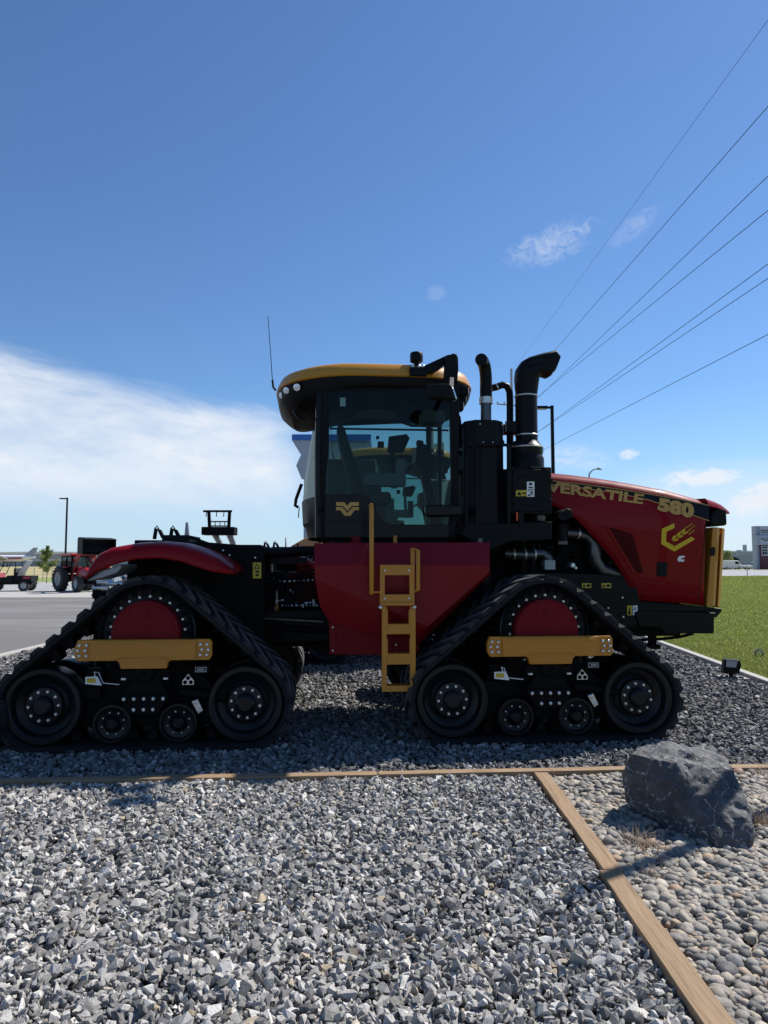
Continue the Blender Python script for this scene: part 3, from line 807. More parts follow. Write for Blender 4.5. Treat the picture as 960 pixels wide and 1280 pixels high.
    mb.lathe([(0.30, 0.12), (0.295, -0.01), (0.285, -0.022), (0.268, -0.026), (0.262, -0.020), (0.10, -0.022), (0.001, -0.022)], 0, SZ, 48, 0)
    for dx, dz in ((0.11, -0.07), (-0.11, -0.07), (0.0, 0.17)):
        mb.lathe([(0.032, -0.018), (0.032, -0.030), (0.02, -0.033), (0.018, -0.028), (0.001, -0.028)], dx, SZ + dz, 14, 0)
    mb.build('hub_cover', ['hub_red'], t, smooth=30)
    # cross beam
    zt, zb, zd = 0.985, 0.805, 0.735
    mb = MB()
    mb.prism([(-0.55, zt), (0.57, zt), (0.59, zt - 0.03), (0.59, zb + 0.03), (0.57, zb), (0.24, zb), (0.215, zb - 0.02), (0.205, zd), (-0.185, zd), (-0.195, zb - 0.02), (-0.22, zb), (-0.55, zb), (-0.575, zb + 0.05), (-0.575, zt - 0.06)], -0.085, -0.025, 0)
    mb.prism([(-0.44, zt - 0.004), (0.455, zt - 0.004), (0.455, zb + 0.004), (0.26, zb + 0.004), (0.2, zb + 0.03), (-0.18, zb + 0.03), (-0.24, zb + 0.004), (-0.44, zb + 0.004)], -0.105, -0.08, 0)
    mb.prism([(-0.40, zt - 0.018), (0.415, zt - 0.018), (0.415, zt - 0.035), (-0.40, zt - 0.035)], -0.113, -0.1, 0)
    for s, xs in ((-1, (-0.535, -0.475)), (1, (0.495, 0.55))):
        for x in xs:
            for z in (zt - 0.045, zt - 0.09, zt - 0.135): mb.bolt(x + s * (0.012 if z == zt - 0.09 else 0), z, -0.084, 0.0165, 0.016, 1)
    mb.box(-0.50, -0.46, -0.03, 0.2, zb + 0.03, zt - 0.03, 0); mb.box(0.47, 0.52, -0.03, 0.2, zb + 0.03, zt - 0.03, 0)
    mb.build('cross_beam', ['yellow', 'steel'], t, bevel=0.008)
    # pivot and bolt plate
    mb = MB()
    mb.lathe([(0.085, 0.1), (0.085, -0.05), (0.07, -0.065), (0.03, -0.065), (0.028, -0.05), (0.001, -0.05)], 0.01, 0.70, 28, 0)
    mb.box(-0.20, 0.22, -0.02, 0.1, 0.635, 0.715, 0)
    mb.prism([(-0.10, 0.64), (0.12, 0.64), (0.21, 0.50), (-0.19, 0.50)], -0.01, 0.1, 0)
    mb.prism([(-0.20, 0.505), (0.215, 0.505), (0.215, 0.47), (0.125, 0.34), (-0.11, 0.34), (-0.20, 0.47)], -0.045, 0.14, 0)
    for x in (-0.16, -0.075, 0.01, 0.09, 0.175): mb.bolt(x, 0.47, -0.043, 0.018, 0.018, 1)
    for x in (-0.075, 0.01, 0.09): mb.bolt(x, 0.378, -0.043, 0.018, 0.018, 1)
    mb.box(-0.03, 0.05, -0.055, -0.04, 0.405, 0.44, 0)
    for x in (-0.17, 0.19): mb.box(x - 0.02, x + 0.02, -0.05, -0.015, 0.632, 0.652, 1)
    mb.build('pivot_plate', ['frame', 'steel'], t, bevel=0.006)
    mb = MB(); mb.prism([(-0.50, 0.66), (-0.40, 0.665), (-0.385, 0.64), (-0.36, 0.585), (-0.50, 0.60)], -0.02, -0.012, 0); mb.prism([(-0.485, 0.648), (-0.415, 0.65), (-0.41, 0.61), (-0.485, 0.612)], -0.026, -0.018, 1)
    mb.tube([(-0.42, -0.01, 0.665), (-0.43, -0.01, 0.70), (-0.40, 0.02, 0.69), (-0.36, 0.02, 0.60), (-0.22, 0.02, 0.585)], 0.005, 6, 0)
    mb.build('warning_tag', ['white', 'label_yellow'], t, smooth=30)
    mb = MB(); mb.prism([(0.42, 0.72), (0.52, 0.72), (0.52, 0.675), (0.42, 0.675)], 0.085, 0.1, 0); mb.prism([(0.428, 0.712), (0.512, 0.712), (0.512, 0.683), (0.428, 0.683)], 0.082, 0.09, 1); mb.prism([(0.44, 0.706), (0.50, 0.706), (0.50, 0.69), (0.44, 0.69)], 0.078, 0.09, 0)
    mb.box(0.40, 0.54, 0.095, 0.18, 0.66, 0.735, 1)
    mb.build('maker_plate', ['grey', 'frame'], t, smooth=30)
    mb = MB(); mb.prism([(0.31, 0.60), (0.36, 0.66), (0.41, 0.60), (0.41, 0.565), (0.31, 0.565)], 0.085, 0.12, 0)
    for x, z in ((0.335, 0.587), (0.385, 0.587), (0.36, 0.625)): mb.lathe([(0.018, 0.08), (0.006, 0.075), (0.004, 0.085)], x, z, 12, 1)
    mb.build('grease_block', ['steel', 'frame'], t, smooth=30); mb = MB()
    mb.prism([(0.40, 0.42), (0.45, 0.44), (0.50, 0.34), (0.46, 0.315)], 0.06, 0.09, 0)
    mb.bolt(0.433, 0.415, 0.062, 0.02, 0.012, 0); mb.bolt(0.472, 0.342, 0.062, 0.018, 0.012, 0)
    mb.build('latch_link', ['steel', 'frame'], t, smooth=30)
    return t


def text_mesh(txt, quad, yfun, thick=0.003, shear=0.0, bold=0.02, wide=1.0):
    """lettering fitted into a measured quad (TL, TR, BR, BL) of (x, z) points on the surface yfun(z)"""
    cu = bpy.data.curves.new('lettering', 'FONT'); cu.body = txt; cu.offset = bold; cu.size = 1.0; cu.space_character = wide
    cu.resolution_u = 3
    ob = bpy.data.objects.new('lettering', cu); COL.objects.link(ob)
    dg = bpy.context.evaluated_depsgraph_get(); me = bpy.data.meshes.new_from_object(ob.evaluated_get(dg))
    bpy.data.objects.remove(ob); bpy.data.curves.remove(cu)
    co = np.array([v.co[:] for v in me.vertices]); x0, x1, y0, y1 = co[:, 0].min(), co[:, 0].max(), co[:, 1].min(), co[:, 1].max()
    TL, TR_, BR, BL = [np.array(q) for q in quad]
    fs = [tuple(p.vertices) for p in me.polygons]
    vs = []
    for x, y, _ in co:
        u = (x - x0) / (x1 - x0); v = (y - y0) / (y1 - y0); u = u + shear * (v - 0.5)
        q = (1 - v) * ((1 - u) * BL + u * BR) + v * ((1 - u) * TL + u * TR_)
        vs.append((q[0], yfun(q[1]), q[1]))
    bpy.data.meshes.remove(me)
    mb = MB(); mb.add(vs, fs, 0); mb.add([(x, y - thick, z) for x, y, z in vs], fs, 0)
    return mb


def tractor():
    T = thing('tracked_tractor', ROOT, 'large red and black four track articulated tractor with yellow roof in front', 'tractor', 'tracked tractors parked in a row', YAW)
    # --- track units
    xr, xl = 1.385, -2.235
    a = make_track(T); a.location = (xr, -1.55, 0)
    b = copy_tree(a, T); b.location = (xl, -1.55, 0)
    for x in (xr, xl):
        c = copy_tree(a, T); c.location = (x, 1.55, 0); c.rotation_euler.z = math.pi
    # --- chassis
    mb = MB()
    mb.box(-3.05, -1.1, -0.42, 0.42, 0.85, 1.45); mb.box(0.75, 3.25, -0.42, 0.42, 0.85, 1.42)
    for x in (xr, xl):
        mb.tube([(x, -0.95, SZ), (x, 0.95, SZ)], 0.20, 20); mb.box(x - 0.3, x + 0.3, -0.6, 0.6, 0.78, 1.28)
    mb.box(-1.2, -0.4, -0.22, 0.22, 0.75, 1.2); mb.tube([(-0.72, 0, 0.70), (-0.72, 0, 1.5)], 0.12, 18)
    mb.box(-0.6, 0.9, -0.5, 0.5, 0.9, 1.5)
    for y in (-0.38, 0.38): mb.tube([(-1.35, y, 0.98), (-0.35, y * 0.9, 0.92)], 0.055, 12)
    mb.build('chassis', 'frame', T, bevel=0.02)
    # --- rear body side plates
    v = -0.78
    mb = MB()
    rp = [P(*q, v) for q in ((196, 690), (205, 678), (250, 677), (300, 681), (322, 684), (331, 690), (330, 800), (318, 826), (250, 800), (180, 760), (158, 730), (160, 700))]
    mb.prism(rp, v, v + 0.05); mb.prism(rp, -v - 0.05, -v)
    z0 = P(205, 678, v)[1]
    mb.box(rp[0][0], rp[5][0] - 0.05, v + 0.05, -v - 0.05, z0 - 0.12, z0 - 0.02)
    for px, py in ((279, 688), (319, 697), (287, 694)): mb.bolt(*P(px, py, v), v, 0.012, 0.012, 1)
    mb.build('rear_body', ['frame', 'steel'], T, bevel=0.015)
    mb = MB(); q = [P(*k, v - 0.006) for k in ((316, 703), (326.5, 703), (326.5, 723), (316, 723))]
    mb.prism(q, v - 0.006, v, 0)
    q = [P(*k, v - 0.009) for k in ((321, 704.5), (325, 711), (317.5, 711))]; mb.prism(q, v - 0.009, v - 0.006, 1)
    q = [P(*k, v - 0.010) for k in ((321, 706.5), (323.3, 710), (319, 710))]; mb.prism(q, v - 0.010, v - 0.008, 0)
    for y_ in (714, 718): mb.prism([P(*k, v - 0.009) for k in ((319, y_), (323, y_ - 1), (324, y_ + 1.5), (320, y_ + 2.2))], v - 0.009, v - 0.006, 1)
    mb.build('warning_label', ['label_yellow', 'stripe'], T)
    # deck on top of the rear body: hitch hoses, black box, linkage
    mb = MB()
    x0, zz = P(208, 672, -0.4); x1 = P(240, 672, -0.4)[0]
    mb.box(x0, x1, -0.6, 0.1, zz - 0.12, zz + 0.02); mb.box(x0 - 0.3, x0, -0.5, 0.2, zz - 0.12, zz - 0.03)
    mb.bar((x1, -0.45, zz), (x1 + 0.25, -0.45, zz - 0.09), 0.03, 0.03)
    for px in (197, 217):
        b0 = P(px - 4, 674, -0.2); b1 = P(px - 2, 661, -0.2); b2 = P(px + 3, 664, -0.2); b3 = P(px + 7, 672, -0.2)
        mb.tube([(b0[0], -0.2, b0[1]), (b1[0], -0.2, b1[1]), (b2[0], -0.2, b2[1]), (b3[0], -0.2, b3[1])], 0.022, 8)
        mb.tube([(b1[0], -0.25, b1[1]), (b1[0] + .02, -0.25, b1[1] + .03), (b2[0], -0.25, b2[1] + .02)], 0.008, 6)
    mb.build('hitch_hose_rack', ['plastic'], T, bevel=0.006)
    # --- rear fenders, near and far
    top = [(107, 722), (113, 706), (124, 692), (140, 684.5), (165, 680.5), (200, 678.5), (225, 681), (250, 688), (272, 698), (288, 708), (294, 714)]
    bot = [(107, 724), (118, 716), (134, 709), (150, 703.5), (172, 699), (200, 698), (225, 702), (245, 709), (265, 715), (282, 717.5), (293, 717.5)]
    for sgn in (-1, 1):
        mb = MB(); rings = []
        for tq, bq in zip(top, bot):
            xt, zt_ = P(*tq, -1.42); xb, zb_ = P(*bq, -1.47)
            r = [(xb, -1.45, zb_), (xb, -1.47, zb_ + 0.01), (xb * .5 + xt * .5, -1.475, zb_ * .45 + zt_ * .55), (xt, -1.45, zt_ - 0.025), (xt, -1.40, zt_), (xt, -1.1, zt_ + 0.025), (xt, -0.80, zt_ + 0.03),
                 (xt, -0.80, zt_ + 0.005), (xt, -1.1, zt_), (xt, -1.40, zt_ - 0.03), (xb * .5 + xt * .5, -1.445, zb_ * .45 + zt_ * .55)]
            rings.append([(x, y if sgn < 0 else -y, z) for x, y, z in r])
        mb.loft(rings, 0)
        mb.build('rear_fender', 'red', T, smooth=50)
    mb = MB()
    q = [P(*k, -1.40) for k in ((108, 725), (128, 713), (150, 705), (152, 709), (146, 716), (128, 722), (112, 726))]
    mb.prism(q, -1.40, -0.85); mb.build('fender_liner', 'grey', T, bevel=0.01)
    # silver couplers at the rear
    mb = MB()
    for px, py, vv in ((128, 735, -0.5), (134, 728, -0.55), (142, 722, -0.5), (148, 730, -0.6), (150, 718, -0.45)):
        x, z = P(px, py, vv); mb.tube([(x - 0.10, vv, z), (x - 0.02, vv, z), (x, vv, z), (x + 0.18, vv, z)], [0.022, 0.022, 0.034, 0.034], 10, 0)
        mb.lathe([(0.05, vv - 0.04), (0.058, vv - 0.05), (0.05, vv - 0.06), (0.042, vv - 0.05)], x + 0.12, z + 0.02, 14, 1)
    for k, (px, py) in enumerate(((120, 735), (124, 740), (119, 744))):
        x, z = P(px, py, -0.5); mb.tube([(x + 0.3, -0.5, z + 0.05), (x + 0.02, -0.5, z + 0.06), (x - 0.03, -0.5, z), (x + 0.02, -0.5, z - 0.06), (x + 0.3, -0.5, z - 0.04)], 0.012, 6, 2)
    x, z = P(152, 728, -0.6); mb.box(x, x + 0.08, -0.62, -0.58, z - .02, z + .02, 3)
    x, z = P(140, 742, -0.4); mb.box(x - 0.2, x + 0.4, -0.4, 0.4, z - 0.05, z + 0.05, 2)
    mb.build('hydraulic_couplers', ['steel', 'chrome', 'plastic', 'orange'], T, smooth=35)
    # --- articulation joint: pipes, valves, red block between the two halves
    mb = MB(); vv = -0.45
    def pp(px, py): x, z = P(px, py, vv); return (x, vv, z)
    for k in range(7):
        pts = []
        for j in range(9):
            px = 318 + j * 10; py = 686 + 1.2 * math.sin(j * 0.9 + k) + k * 0.6 + 3 * math.sin(j / 8 * math.pi)
            x, z = P(px, py, -0.62 + 0.14 * k); pts.append((x, -0.62 + 0.14 * k, z))
        mb.tube(pts, 0.038, 8, 0)
    x0, z0 = P(338, 697, -0.5); x1, z1 = P(384, 705, -0.5); mb.box(x0, x1, -0.55, -0.45, z1, z0, 0)
    x0, z0 = P(345, 772, -0.6); x1, z1 = P(398, 764, -0.6); mb.box(x0 - 0.2, x1 + 0.1, -0.6, -0.5, z0, z1, 0)
    x0, z0 = P(330, 768, -0.6); mb.box(x0, x1 + 0.2, -0.4, 0.4, z0 - 0.3, z0, 0)
    x0, z0 = P(360, 750, -0.2); x1, z1 = P(400, 715, -0.2); mb.box(x0, x1, -0.2, 0.2, z0, z1, 1); mb.box(x0 + 0.1, x1 - 0.1, -0.25, -0.15, z0 - 0.03, z1 + 0.08, 1)
    x0, z0 = P(358, 703, 0.2); x1, z1 = P(368, 697, 0.2); mb.box(x0, x1, 0.2, 0.4, z0, z1, 1)
    for pts, r, m in (([(340, 704), (341, 724)], 0.014, 2), ([(352, 727), (392, 725)], 0.010, 2), ([(344, 763), (345, 751), (356, 750)], 0.013, 2), ([(379, 760), (380, 754), (392, 753)], 0.014, 2), ([(352, 757), (398, 757)], 0.011, 2), ([(361, 737), (368, 741)], 0.012, 2), ([(392, 749), (393, 756)], 0.02, 2), ([(346, 757), (346, 763)], 0.02, 3), ([(346, 738), (346, 760)], 0.01, 2), ([(331, 773), (404, 777)], 0.01, 2)):
        mb.tube([pp(*q) for q in pts], r, 8, m)
    for k in range(12):
        px = 334 + k * 5; pts = [pp(px + 2 * math.sin(j + k), 715 + j * 9) for j in range(6)]
        mb.tube(pts, 0.016, 6, 0)
    mb.build('articulation_joint', ['plastic', 'hub_red', 'steel', 'yellow'], T, smooth=35)
    # --- fuel tank
    mb = MB()
    A = [P(393, 679, -1.22), P(612, 678, -1.22)]
    pts = {}
    def add(n, px, py, v): x, z = P(px, py, v); pts[n] = (x, v, z)
    add('a', 393, 679, -1.24); add('b', 612, 678, -1.24); add('c', 393, 707, -1.40); add('d', 612, 707, -1.40)
    add('e', 612, 715, -1.385); add('f', 535, 783, -1.33); add('g', 394, 724, -1.385)
    add('h', 400, 758, -1.26); add('i', 411, 776, -1.22); add('j', 455, 792, -1.20); add('k', 505, 792, -1.26); add('l', 524, 806, -1.16); add('m', 600, 730, -1.14)
    add('n', 612, 720, -1.10)
    order = list(pts); idx = {k: i for i, k in enumerate(order)}
    vs = [pts[k] for k in order]; nb = len(vs)
    vs += [(x, -0.55, z) for x, y, z in vs]
    F_ = lambda s: tuple(idx[k] for k in s)
    fs = [F_('acdb'), F_('cgfed'), F_('ghijkf'), F_('fkl'), F_('flmne')]
    rim = 'acghijklmnedb'
    ri = [idx[k] for k in rim]
    fs += [(ri[i], ri[(i + 1) % len(ri)], ri[(i + 1) % len(ri)] + nb, ri[i] + nb) for i in range(len(ri))]
    fs += [tuple(i + nb for i in ri)]
    mb.add(vs, fs, 0)
    mb.build('fuel_tank', 'tank_red', T, smooth=4)
    mb = MB(); q = [P(*k, -1.12) for k in ((411, 772), (524, 786), (524, 812), (519, 819), (412, 818))]
    mb.prism(q, -1.12, -0.6, 0)
    q = [P(*k, -1.125) for k in ((412, 776), (420, 780), (420, 817.5), (412, 817))]; mb.prism(q, -1.132, -1.12, 0)
    q = [P(*k, -1.125) for k in ((491, 796), (499, 796), (499, 817), (491, 817))]; mb.prism(q, -1.135, -1.12, 0)
    for px, py in ((416, 784), (416, 813), (495, 806)): mb.bolt(*P(px, py, -1.13), -1.135, 0.011, 0.008, 1)
    mb.build('tank_step_box', ['hub_red', 'steel'], T, bevel=0.006)
    mb = MB()
    for px, vv in ((445, -0.9), (444, -0.86)):
        x, z = P(px, 677, vv); mb.lathez([(0.05, z - 0.03), (0.05, z + 0.05), (0.02, z + 0.055), (0.02, z + 0.09)], x, vv, 14, 0)
    mb.build('filler_cap', ['hub_red'], T, smooth=35); mb = MB()
    x, z = P(494, 677, -0.95); mb.tube([(x, -0.95, z - 0.02), (x, -0.95, z + 0.06)], 0.02, 8, 0)
    mb.build('breather_stub', ['yellow'], T, smooth=35); mb = MB()
    x, z = P(599, 677, -1.0); mb.lathez([(0.055, z - 0.03), (0.055, z + 0.03), (0.03, z + 0.035)], x, -1.0, 14, 0)
    mb.build('vent_cap', ['pipe'], T, smooth=35)
    # --- boarding ladder
    mb = MB(); v = -1.50
    def bx(x0, y0, x1, y1, d0, d1, m=0):
        a0 = P(x0, y1, v); a1 = P(x1, y0, v); mb.box(a0[0], a1[0], v + d0, v + d1, a0[1], a1[1], m)
    bx(475, 707, 481, 757, 0, 0.05); bx(512, 707, 518, 757, 0, 0.05); bx(475, 706, 518, 719, -0.004, 0.05); bx(475, 743, 518, 756, -0.004, 0.10)
    bx(477, 753, 517, 757, -0.02, 0.12)
    for px in (481, 511):
        for py in (713, 748): mb.bolt(*P(px, py, v), v - 0.003, 0.013, 0.012, 1)
    mb.build('ladder_bracket', ['yellow', 'steel'], T, bevel=0.004)
    mb = MB()
    bx(477.5, 758, 483.5, 865, 0, 0.06); bx(513, 758, 519.5, 865, 0, 0.06)
    bx(482, 780, 514, 793, 0.005, 0.12); bx(483, 817, 515, 831, 0.005, 0.12); bx(483, 857, 516, 865, 0.002, 0.12)
    bx(482, 762, 485, 782, 0.005, 0.03); bx(511, 762, 514, 782, 0.005, 0.03)
    bx(483, 799, 485, 818, 0.005, 0.03); bx(512, 799, 515, 818, 0.005, 0.03)
    for px in (475.5, 518): mb.bolt(*P(px, 759, v), v + 0.01, 0.02, 0.03, 1)
    mb.build('ladder', ['yellow', 'steel'], T, bevel=0.004)
    mb = MB()
    x, zt_ = P(464.5, 631, v); _, zb_ = P(464.5, 741, v)
    mb.tube([(x, v + 0.10, zb_ - 0.0), (x, v + 0.02, zb_), (x, v, zb_ + 0.03), (x, v, zt_ - 0.03), (x, v + 0.03, zt_), (x, v + 0.12, zt_)], 0.021, 12)
    mb.tube([(x, v, zb_ + 0.005), (x + 0.1, v + 0.02, zb_ + 0.005)], 0.01, 8); mb.tube([(x, v, zt_ - 0.42), (x + 0.02, v + 0.2, zt_ - 0.42)], 0.012, 8)
    mb.build('grab_rail', ['yellow'], T, smooth=40)
    mb = MB()
    a0 = P(514, 708, v); a1 = P(519, 685, v); mb.box(a0[0], a1[0], v + 0.03, v + 0.06, a0[1] - 0.2, a1[1])
    x, zt_ = P(522.5, 686.5, v); _, zb_ = P(522.5, 739, v)
    mb.tube([(x - 0.04, v + 0.03, zt_), (x, v, zt_ - 0.01), (x, v, zb_ + 0.01), (x - 0.04, v + 0.03, zb_)], 0.019, 10)
    mb.build('grab_rail', ['yellow'], T, smooth=40)
    # --- cab
    cabv = -0.90
    def C(px, py): return P(px, py, cabv)
    mb = MB()
    # door frame bars, near and far
    bars = [[(398, 490), (412, 484), (411, 560), (406, 617), (406, 672), (397, 672), (398, 600), (401, 540)],
            [(562, 484), (573, 484), (574, 560), (572, 640), (569, 672), (559, 672), (564, 600)],
            [(398, 478), (574, 476), (574, 485), (398, 491)]]
    for q in bars:
        pl = [C(*k) for k in q]; mb.prism(pl, cabv - 0.012, cabv + 0.06); mb.prism(pl, -cabv - 0.06, -cabv + 0.012)
    # front pillars and cross bars
    xf = C(570, 560)[0]; xr_ = C(402, 560)[0]; zlo = C(480, 668)[1]; zhi = C(480, 480)[1]
    zs = C(480, 640)[1]
    mb.box(xf - 0.05, xf, cabv, -cabv, zlo, zs)      # front lower wall
    mb.box(xf - 0.05, xf, -0.02, 0.02, zs, zhi)
    mb.box(xr_, xf, cabv + 0.06, -cabv - 0.06, zlo - 0.05, zlo + 0.04)      # floor
    mb.box(xr_ + 0.1, xf - 0.1, cabv + 0.1, -cabv - 0.1, zlo - 0.16, zlo - 0.05)
    mb.build('cab', ['plastic'], T, bevel=0.008)
    cab = T.children[-1] if False else [o for o in T.children if o.name.startswith('cab')][-1]
    # rear lower bodywork, curved in plan
    def rearx(y, px0, px1):      # px0 at the pillar, px1 at the bulge
        t_ = 1 - (abs(y) / 0.9) ** 2.2
        return px0, px1, t_
    def curved(name, prof, mat, n=16, thick=0.02):
        mb = MB(); rings = []
        for i in range(n + 1):
            y = -0.9 + 1.8 * i / n; t_ = 1 - (abs(y) / 0.9) ** 2.4
            r = []
            for (pa, pb, py) in prof:
                xa, z = P(pa, py, -0.9); xb, zb = P(pb, py, -0.35); zz_ = z
                x = xa + (xb - xa) * t_; r.append((x, y, zz_))
            rr = r + [(x + thick, y, z) for x, y, z in reversed(r)]
            rings.append(rr)
        mb.loft(rings, 0); return mb.build(name, mat, cab, smooth=40)
    curved('rear_window', [(400, 393, 508), (400, 386, 545), (399, 380, 590), (398, 377, 620)], 'glass', thick=0.006)
    curved('rear_panel', [(398, 376, 620.5), (398, 377.5, 652), (400, 381, 655), (402, 384, 671)], 'plastic', thick=0.03)
    mb = MB(); z = C(480, 500)[1]
    for i in range(3):
        y0 = (-0.9, 0.86, 0)[i]
    for y in (-0.9, 0.9):
        xa, za = P(399, 492, -0.9); xb, zb = P(398, 672, -0.9); mb = MB(); mb.tube([(xa, y, za), (xa - 0.01, y, za * .6 + zb * .4), (xb, y, zb)], 0.035, 8); mb.build('corner_pillar', ['gloss'], cab, smooth=40)
    # lower door panel with emblem
    lp = [(406, 618), (450, 618), (461, 622), (468, 630), (472, 641), (478, 651), (490, 656), (562, 656), (560, 672), (406, 672)]
    mb = MB(); mb.prism([C(*k) for k in lp], cabv - 0.020, cabv + 0.03)
    mb.prism([C(*k) for k in ((408, 651), (474, 652), (474, 654), (408, 653))], cabv - 0.024, cabv - 0.018)
    mb.build('door_panel', ['gloss'], cab, bevel=0.006)
    mb = MB(); mb.prism([C(*k) for k in lp], -cabv - 0.03, -cabv + 0.020); mb.build('door_panel', ['gloss'], cab, bevel=0.006)
    em = cabv - 0.021
    mb = MB()
    for q in ([(420, 628), (430.5, 628), (434, 632.5), (437.5, 628), (448.5, 628), (448.5, 632.5), (440, 632.5), (434.3, 639), (428.5, 632.5), (420, 632.5)],
              [(420, 634), (427.5, 634), (434.3, 641.5), (441, 634), (448.5, 634), (448.5, 638), (443, 638), (438, 645), (430.5, 645), (425.5, 638), (420, 638)]):
        mb.prism([C(*k) for k in q], em - 0.004, em)
    mb.build('door_emblem', ['gold'], cab)
    # door glass
    gp = [(410, 484), (563, 484), (566, 560), (565, 640), (562, 657), (488, 657), (476, 651), (470, 640), (466, 630), (459, 623), (450, 619), (405, 619), (409, 560)]
    mb = MB(); mb.prism([C(*k) for k in gp], cabv - 0.008, cabv - 0.002); mb.build('door_window', 'glass', cab, smooth=20)
    mb = MB(); mb.prism([C(*k) for k in gp], -cabv + 0.002, -cabv + 0.008); mb.build('door_window', 'glass', cab, smooth=20)
    mb = MB(); mb.box(xf - 0.03, xf - 0.024, cabv + 0.02, -cabv - 0.02, zs, zhi); mb.build('windscreen', 'glass', cab, smooth=20)
    # dark rubber edge of the door glass
    mb = MB(); edge = [C(*k) for k in gp]; edge.append(edge[0]); mb.tube([(x, cabv - 0.008, z) for x, z in edge], 0.012, 6); mb.build('window_seal', 'plastic', cab, smooth=40)
    mb = MB(); mb.tube([(x, -cabv + 0.008, z) for x, z in edge], 0.012, 6); mb.build('window_seal', 'plastic', cab, smooth=40)
    mb = MB(); xh, zh = C(556, 638)
    for q in ([(532, 631.5), (577, 631), (578, 645), (534, 645.5), (531, 638)],):
        mb.prism([P(*k, -1.0) for k in q], -1.04, -0.93)
    mb.build('door_handle', ['gloss'], cab, bevel=0.02)
    # interior
    mb = MB()
    zf = zlo + 0.04
    xs, _ = C(452, 600); 
    mb.box(xs - 0.10, xs + 0.36, -0.26, 0.26, zf + 0.32, zf + 0.46); mb.box(xs - 0.02, xs + 0.3, -0.2, 0.2, zf, zf + 0.32)
    mb.loft([[(xs - 0.06, -0.25, zf + 0.42), (xs + 0.08, -0.25, zf + 0.42), (xs + 0.08, 0.25, zf + 0.42), (xs - 0.06, 0.25, zf + 0.42)], [(xs - 0.22, -0.22, zf + 1.02), (xs - 0.11, -0.22, zf + 1.02), (xs - 0.11, 0.22, zf + 1.02), (xs - 0.22, 0.22, zf + 1.02)], [(xs - 0.25, -0.13, zf + 1.22), (xs - 0.16, -0.13, zf + 1.22), (xs - 0.16, 0.13, zf + 1.22), (xs - 0.25, 0.13, zf + 1.22)]])
    mb.build('seat', ['seat'], cab, bevel=0.04)
    mb = MB()
    mb.box(xs + 0.05, xs + 0.5, -0.46, -0.32, zf + 0.5, zf + 0.64); mb.box(xs + 0.40, xs + 0.5, -0.46, -0.36, zf + 0.62, zf + 0.80)
    mb.build('armrest', ['trim_grey'], cab, bevel=0.02)
    mb = MB(); mb.box(xs - 0.1, xs + 0.3, 0.4, 0.6, zf, zf + 0.6); mb.build('storage_box', ['trim_grey'], cab, bevel=0.02)
    mb = MB(); v = -0.25
    mb.prism([P(*k, v) for k in ((486, 546), (508, 543), (512, 548), (504, 566), (484, 565))], v - 0.03, v + 0.03)
    a0 = P(490, 560, v); a1 = P(492, 610, v)
    mb.bar((a0[0], v + 0.03, a0[1]), (a1[0], v + 0.03, a1[1]), 0.05, 0.05)
    for q in ((472, 560, 480, 552), (470, 549, 474, 545)):
        b0 = P(q[0], q[1], v); b1 = P(q[2], q[3], v); mb.box(b0[0], b1[0], v - 0.02, v + 0.02, b0[1], b1[1])
    mb.build('monitor', ['plastic'], cab, bevel=0.008)
    mb = MB(); v = 0.0
    b0 = P(545, 660, v); b1 = P(528, 580, v)
    mb.bar((b0[0], v, b0[1]), (b1[0], v, b1[1]), 0.10, 0.12)
    c = Vector((b1[0] - 0.03, 0, b1[1] + 0.02)); ax = Vector((-0.5, 0, 0.86)); u = Vector((0, 1, 0)); w_ = ax.cross(u)
    mb.tube([c + (u * math.cos(a) + w_ * math.sin(a)) * 0.20 for a in [2 * math.pi * k / 28 for k in range(29)]], 0.016, 8, caps=False)
    for a in (0.5, 2.6, 4.7): mb.bar(c, c + (u * math.cos(a) + w_ * math.sin(a)) * 0.2, 0.03, 0.02)
    mb.prism([P(*k, v) for k in ((518, 562), (528, 558), (540, 575), (530, 600), (517, 585))], v - 0.2, v + 0.2)
    mb.build('steering_column', ['plastic'], cab, bevel=0.008)
    mb = MB(); zr = C(480, 482.5)[1]
    mb.box(xr_ - 0.02, xf - 0.04, cabv + 0.05, -cabv - 0.05, zr - 0.005, zr + 0.12)
    mb.box(xr_ + 0.1, xf - 0.5, 0.1, 0.5, zr - 0.06, zr)
    a0 = C(540, 504); mb.box(a0[0] - 0.05, a0[0] + 0.2, -0.5, -0.2, a0[1] - 0.12, a0[1] + 0.02)
    mb.build('headliner', ['trim_grey'], cab, bevel=0.02)
    mb = MB(); a0 = C(425, 497); a1 = C(432, 508); mb.box(a0[0], a1[0], cabv + 0.0, cabv + 0.002, a1[1], a0[1], 0)
    mb.build('window_sticker', ['white'], cab)
    mb = MB(); a0 = P(412, 535, 0.87); a1 = P(560, 539, 0.87); mb.box(a0[0], a1[0], 0.84, 0.88, a1[1], a0[1])
    mb.tube([(*(lambda q: (q[0], 0.8, q[1]))(P(*k, 0.8)),) for k in ((445, 530), (470, 527), (500, 527), (515, 532), (545, 532))], 0.02, 6)
    mb.build('grab_bar', ['plastic'], cab, smooth=40)
    # side wall trim inside far side (so the view through is broken up)
    mb = MB(); a0 = P(408, 575, 0.8); a1 = P(470, 668, 0.8); mb.box(a0[0], a1[0], 0.70, 0.80, a1[1], a0[1]); mb.build('side_console', ['trim_grey'], cab, bevel=0.03); mb = MB()
    a0 = P(532, 600, 0.8); a1 = P(566, 668, 0.8); mb.box(a0[0], a1[0], 0.70, 0.80, a1[1], a0[1])
    mb.build('side_console', ['trim_grey'], cab, bevel=0.03)
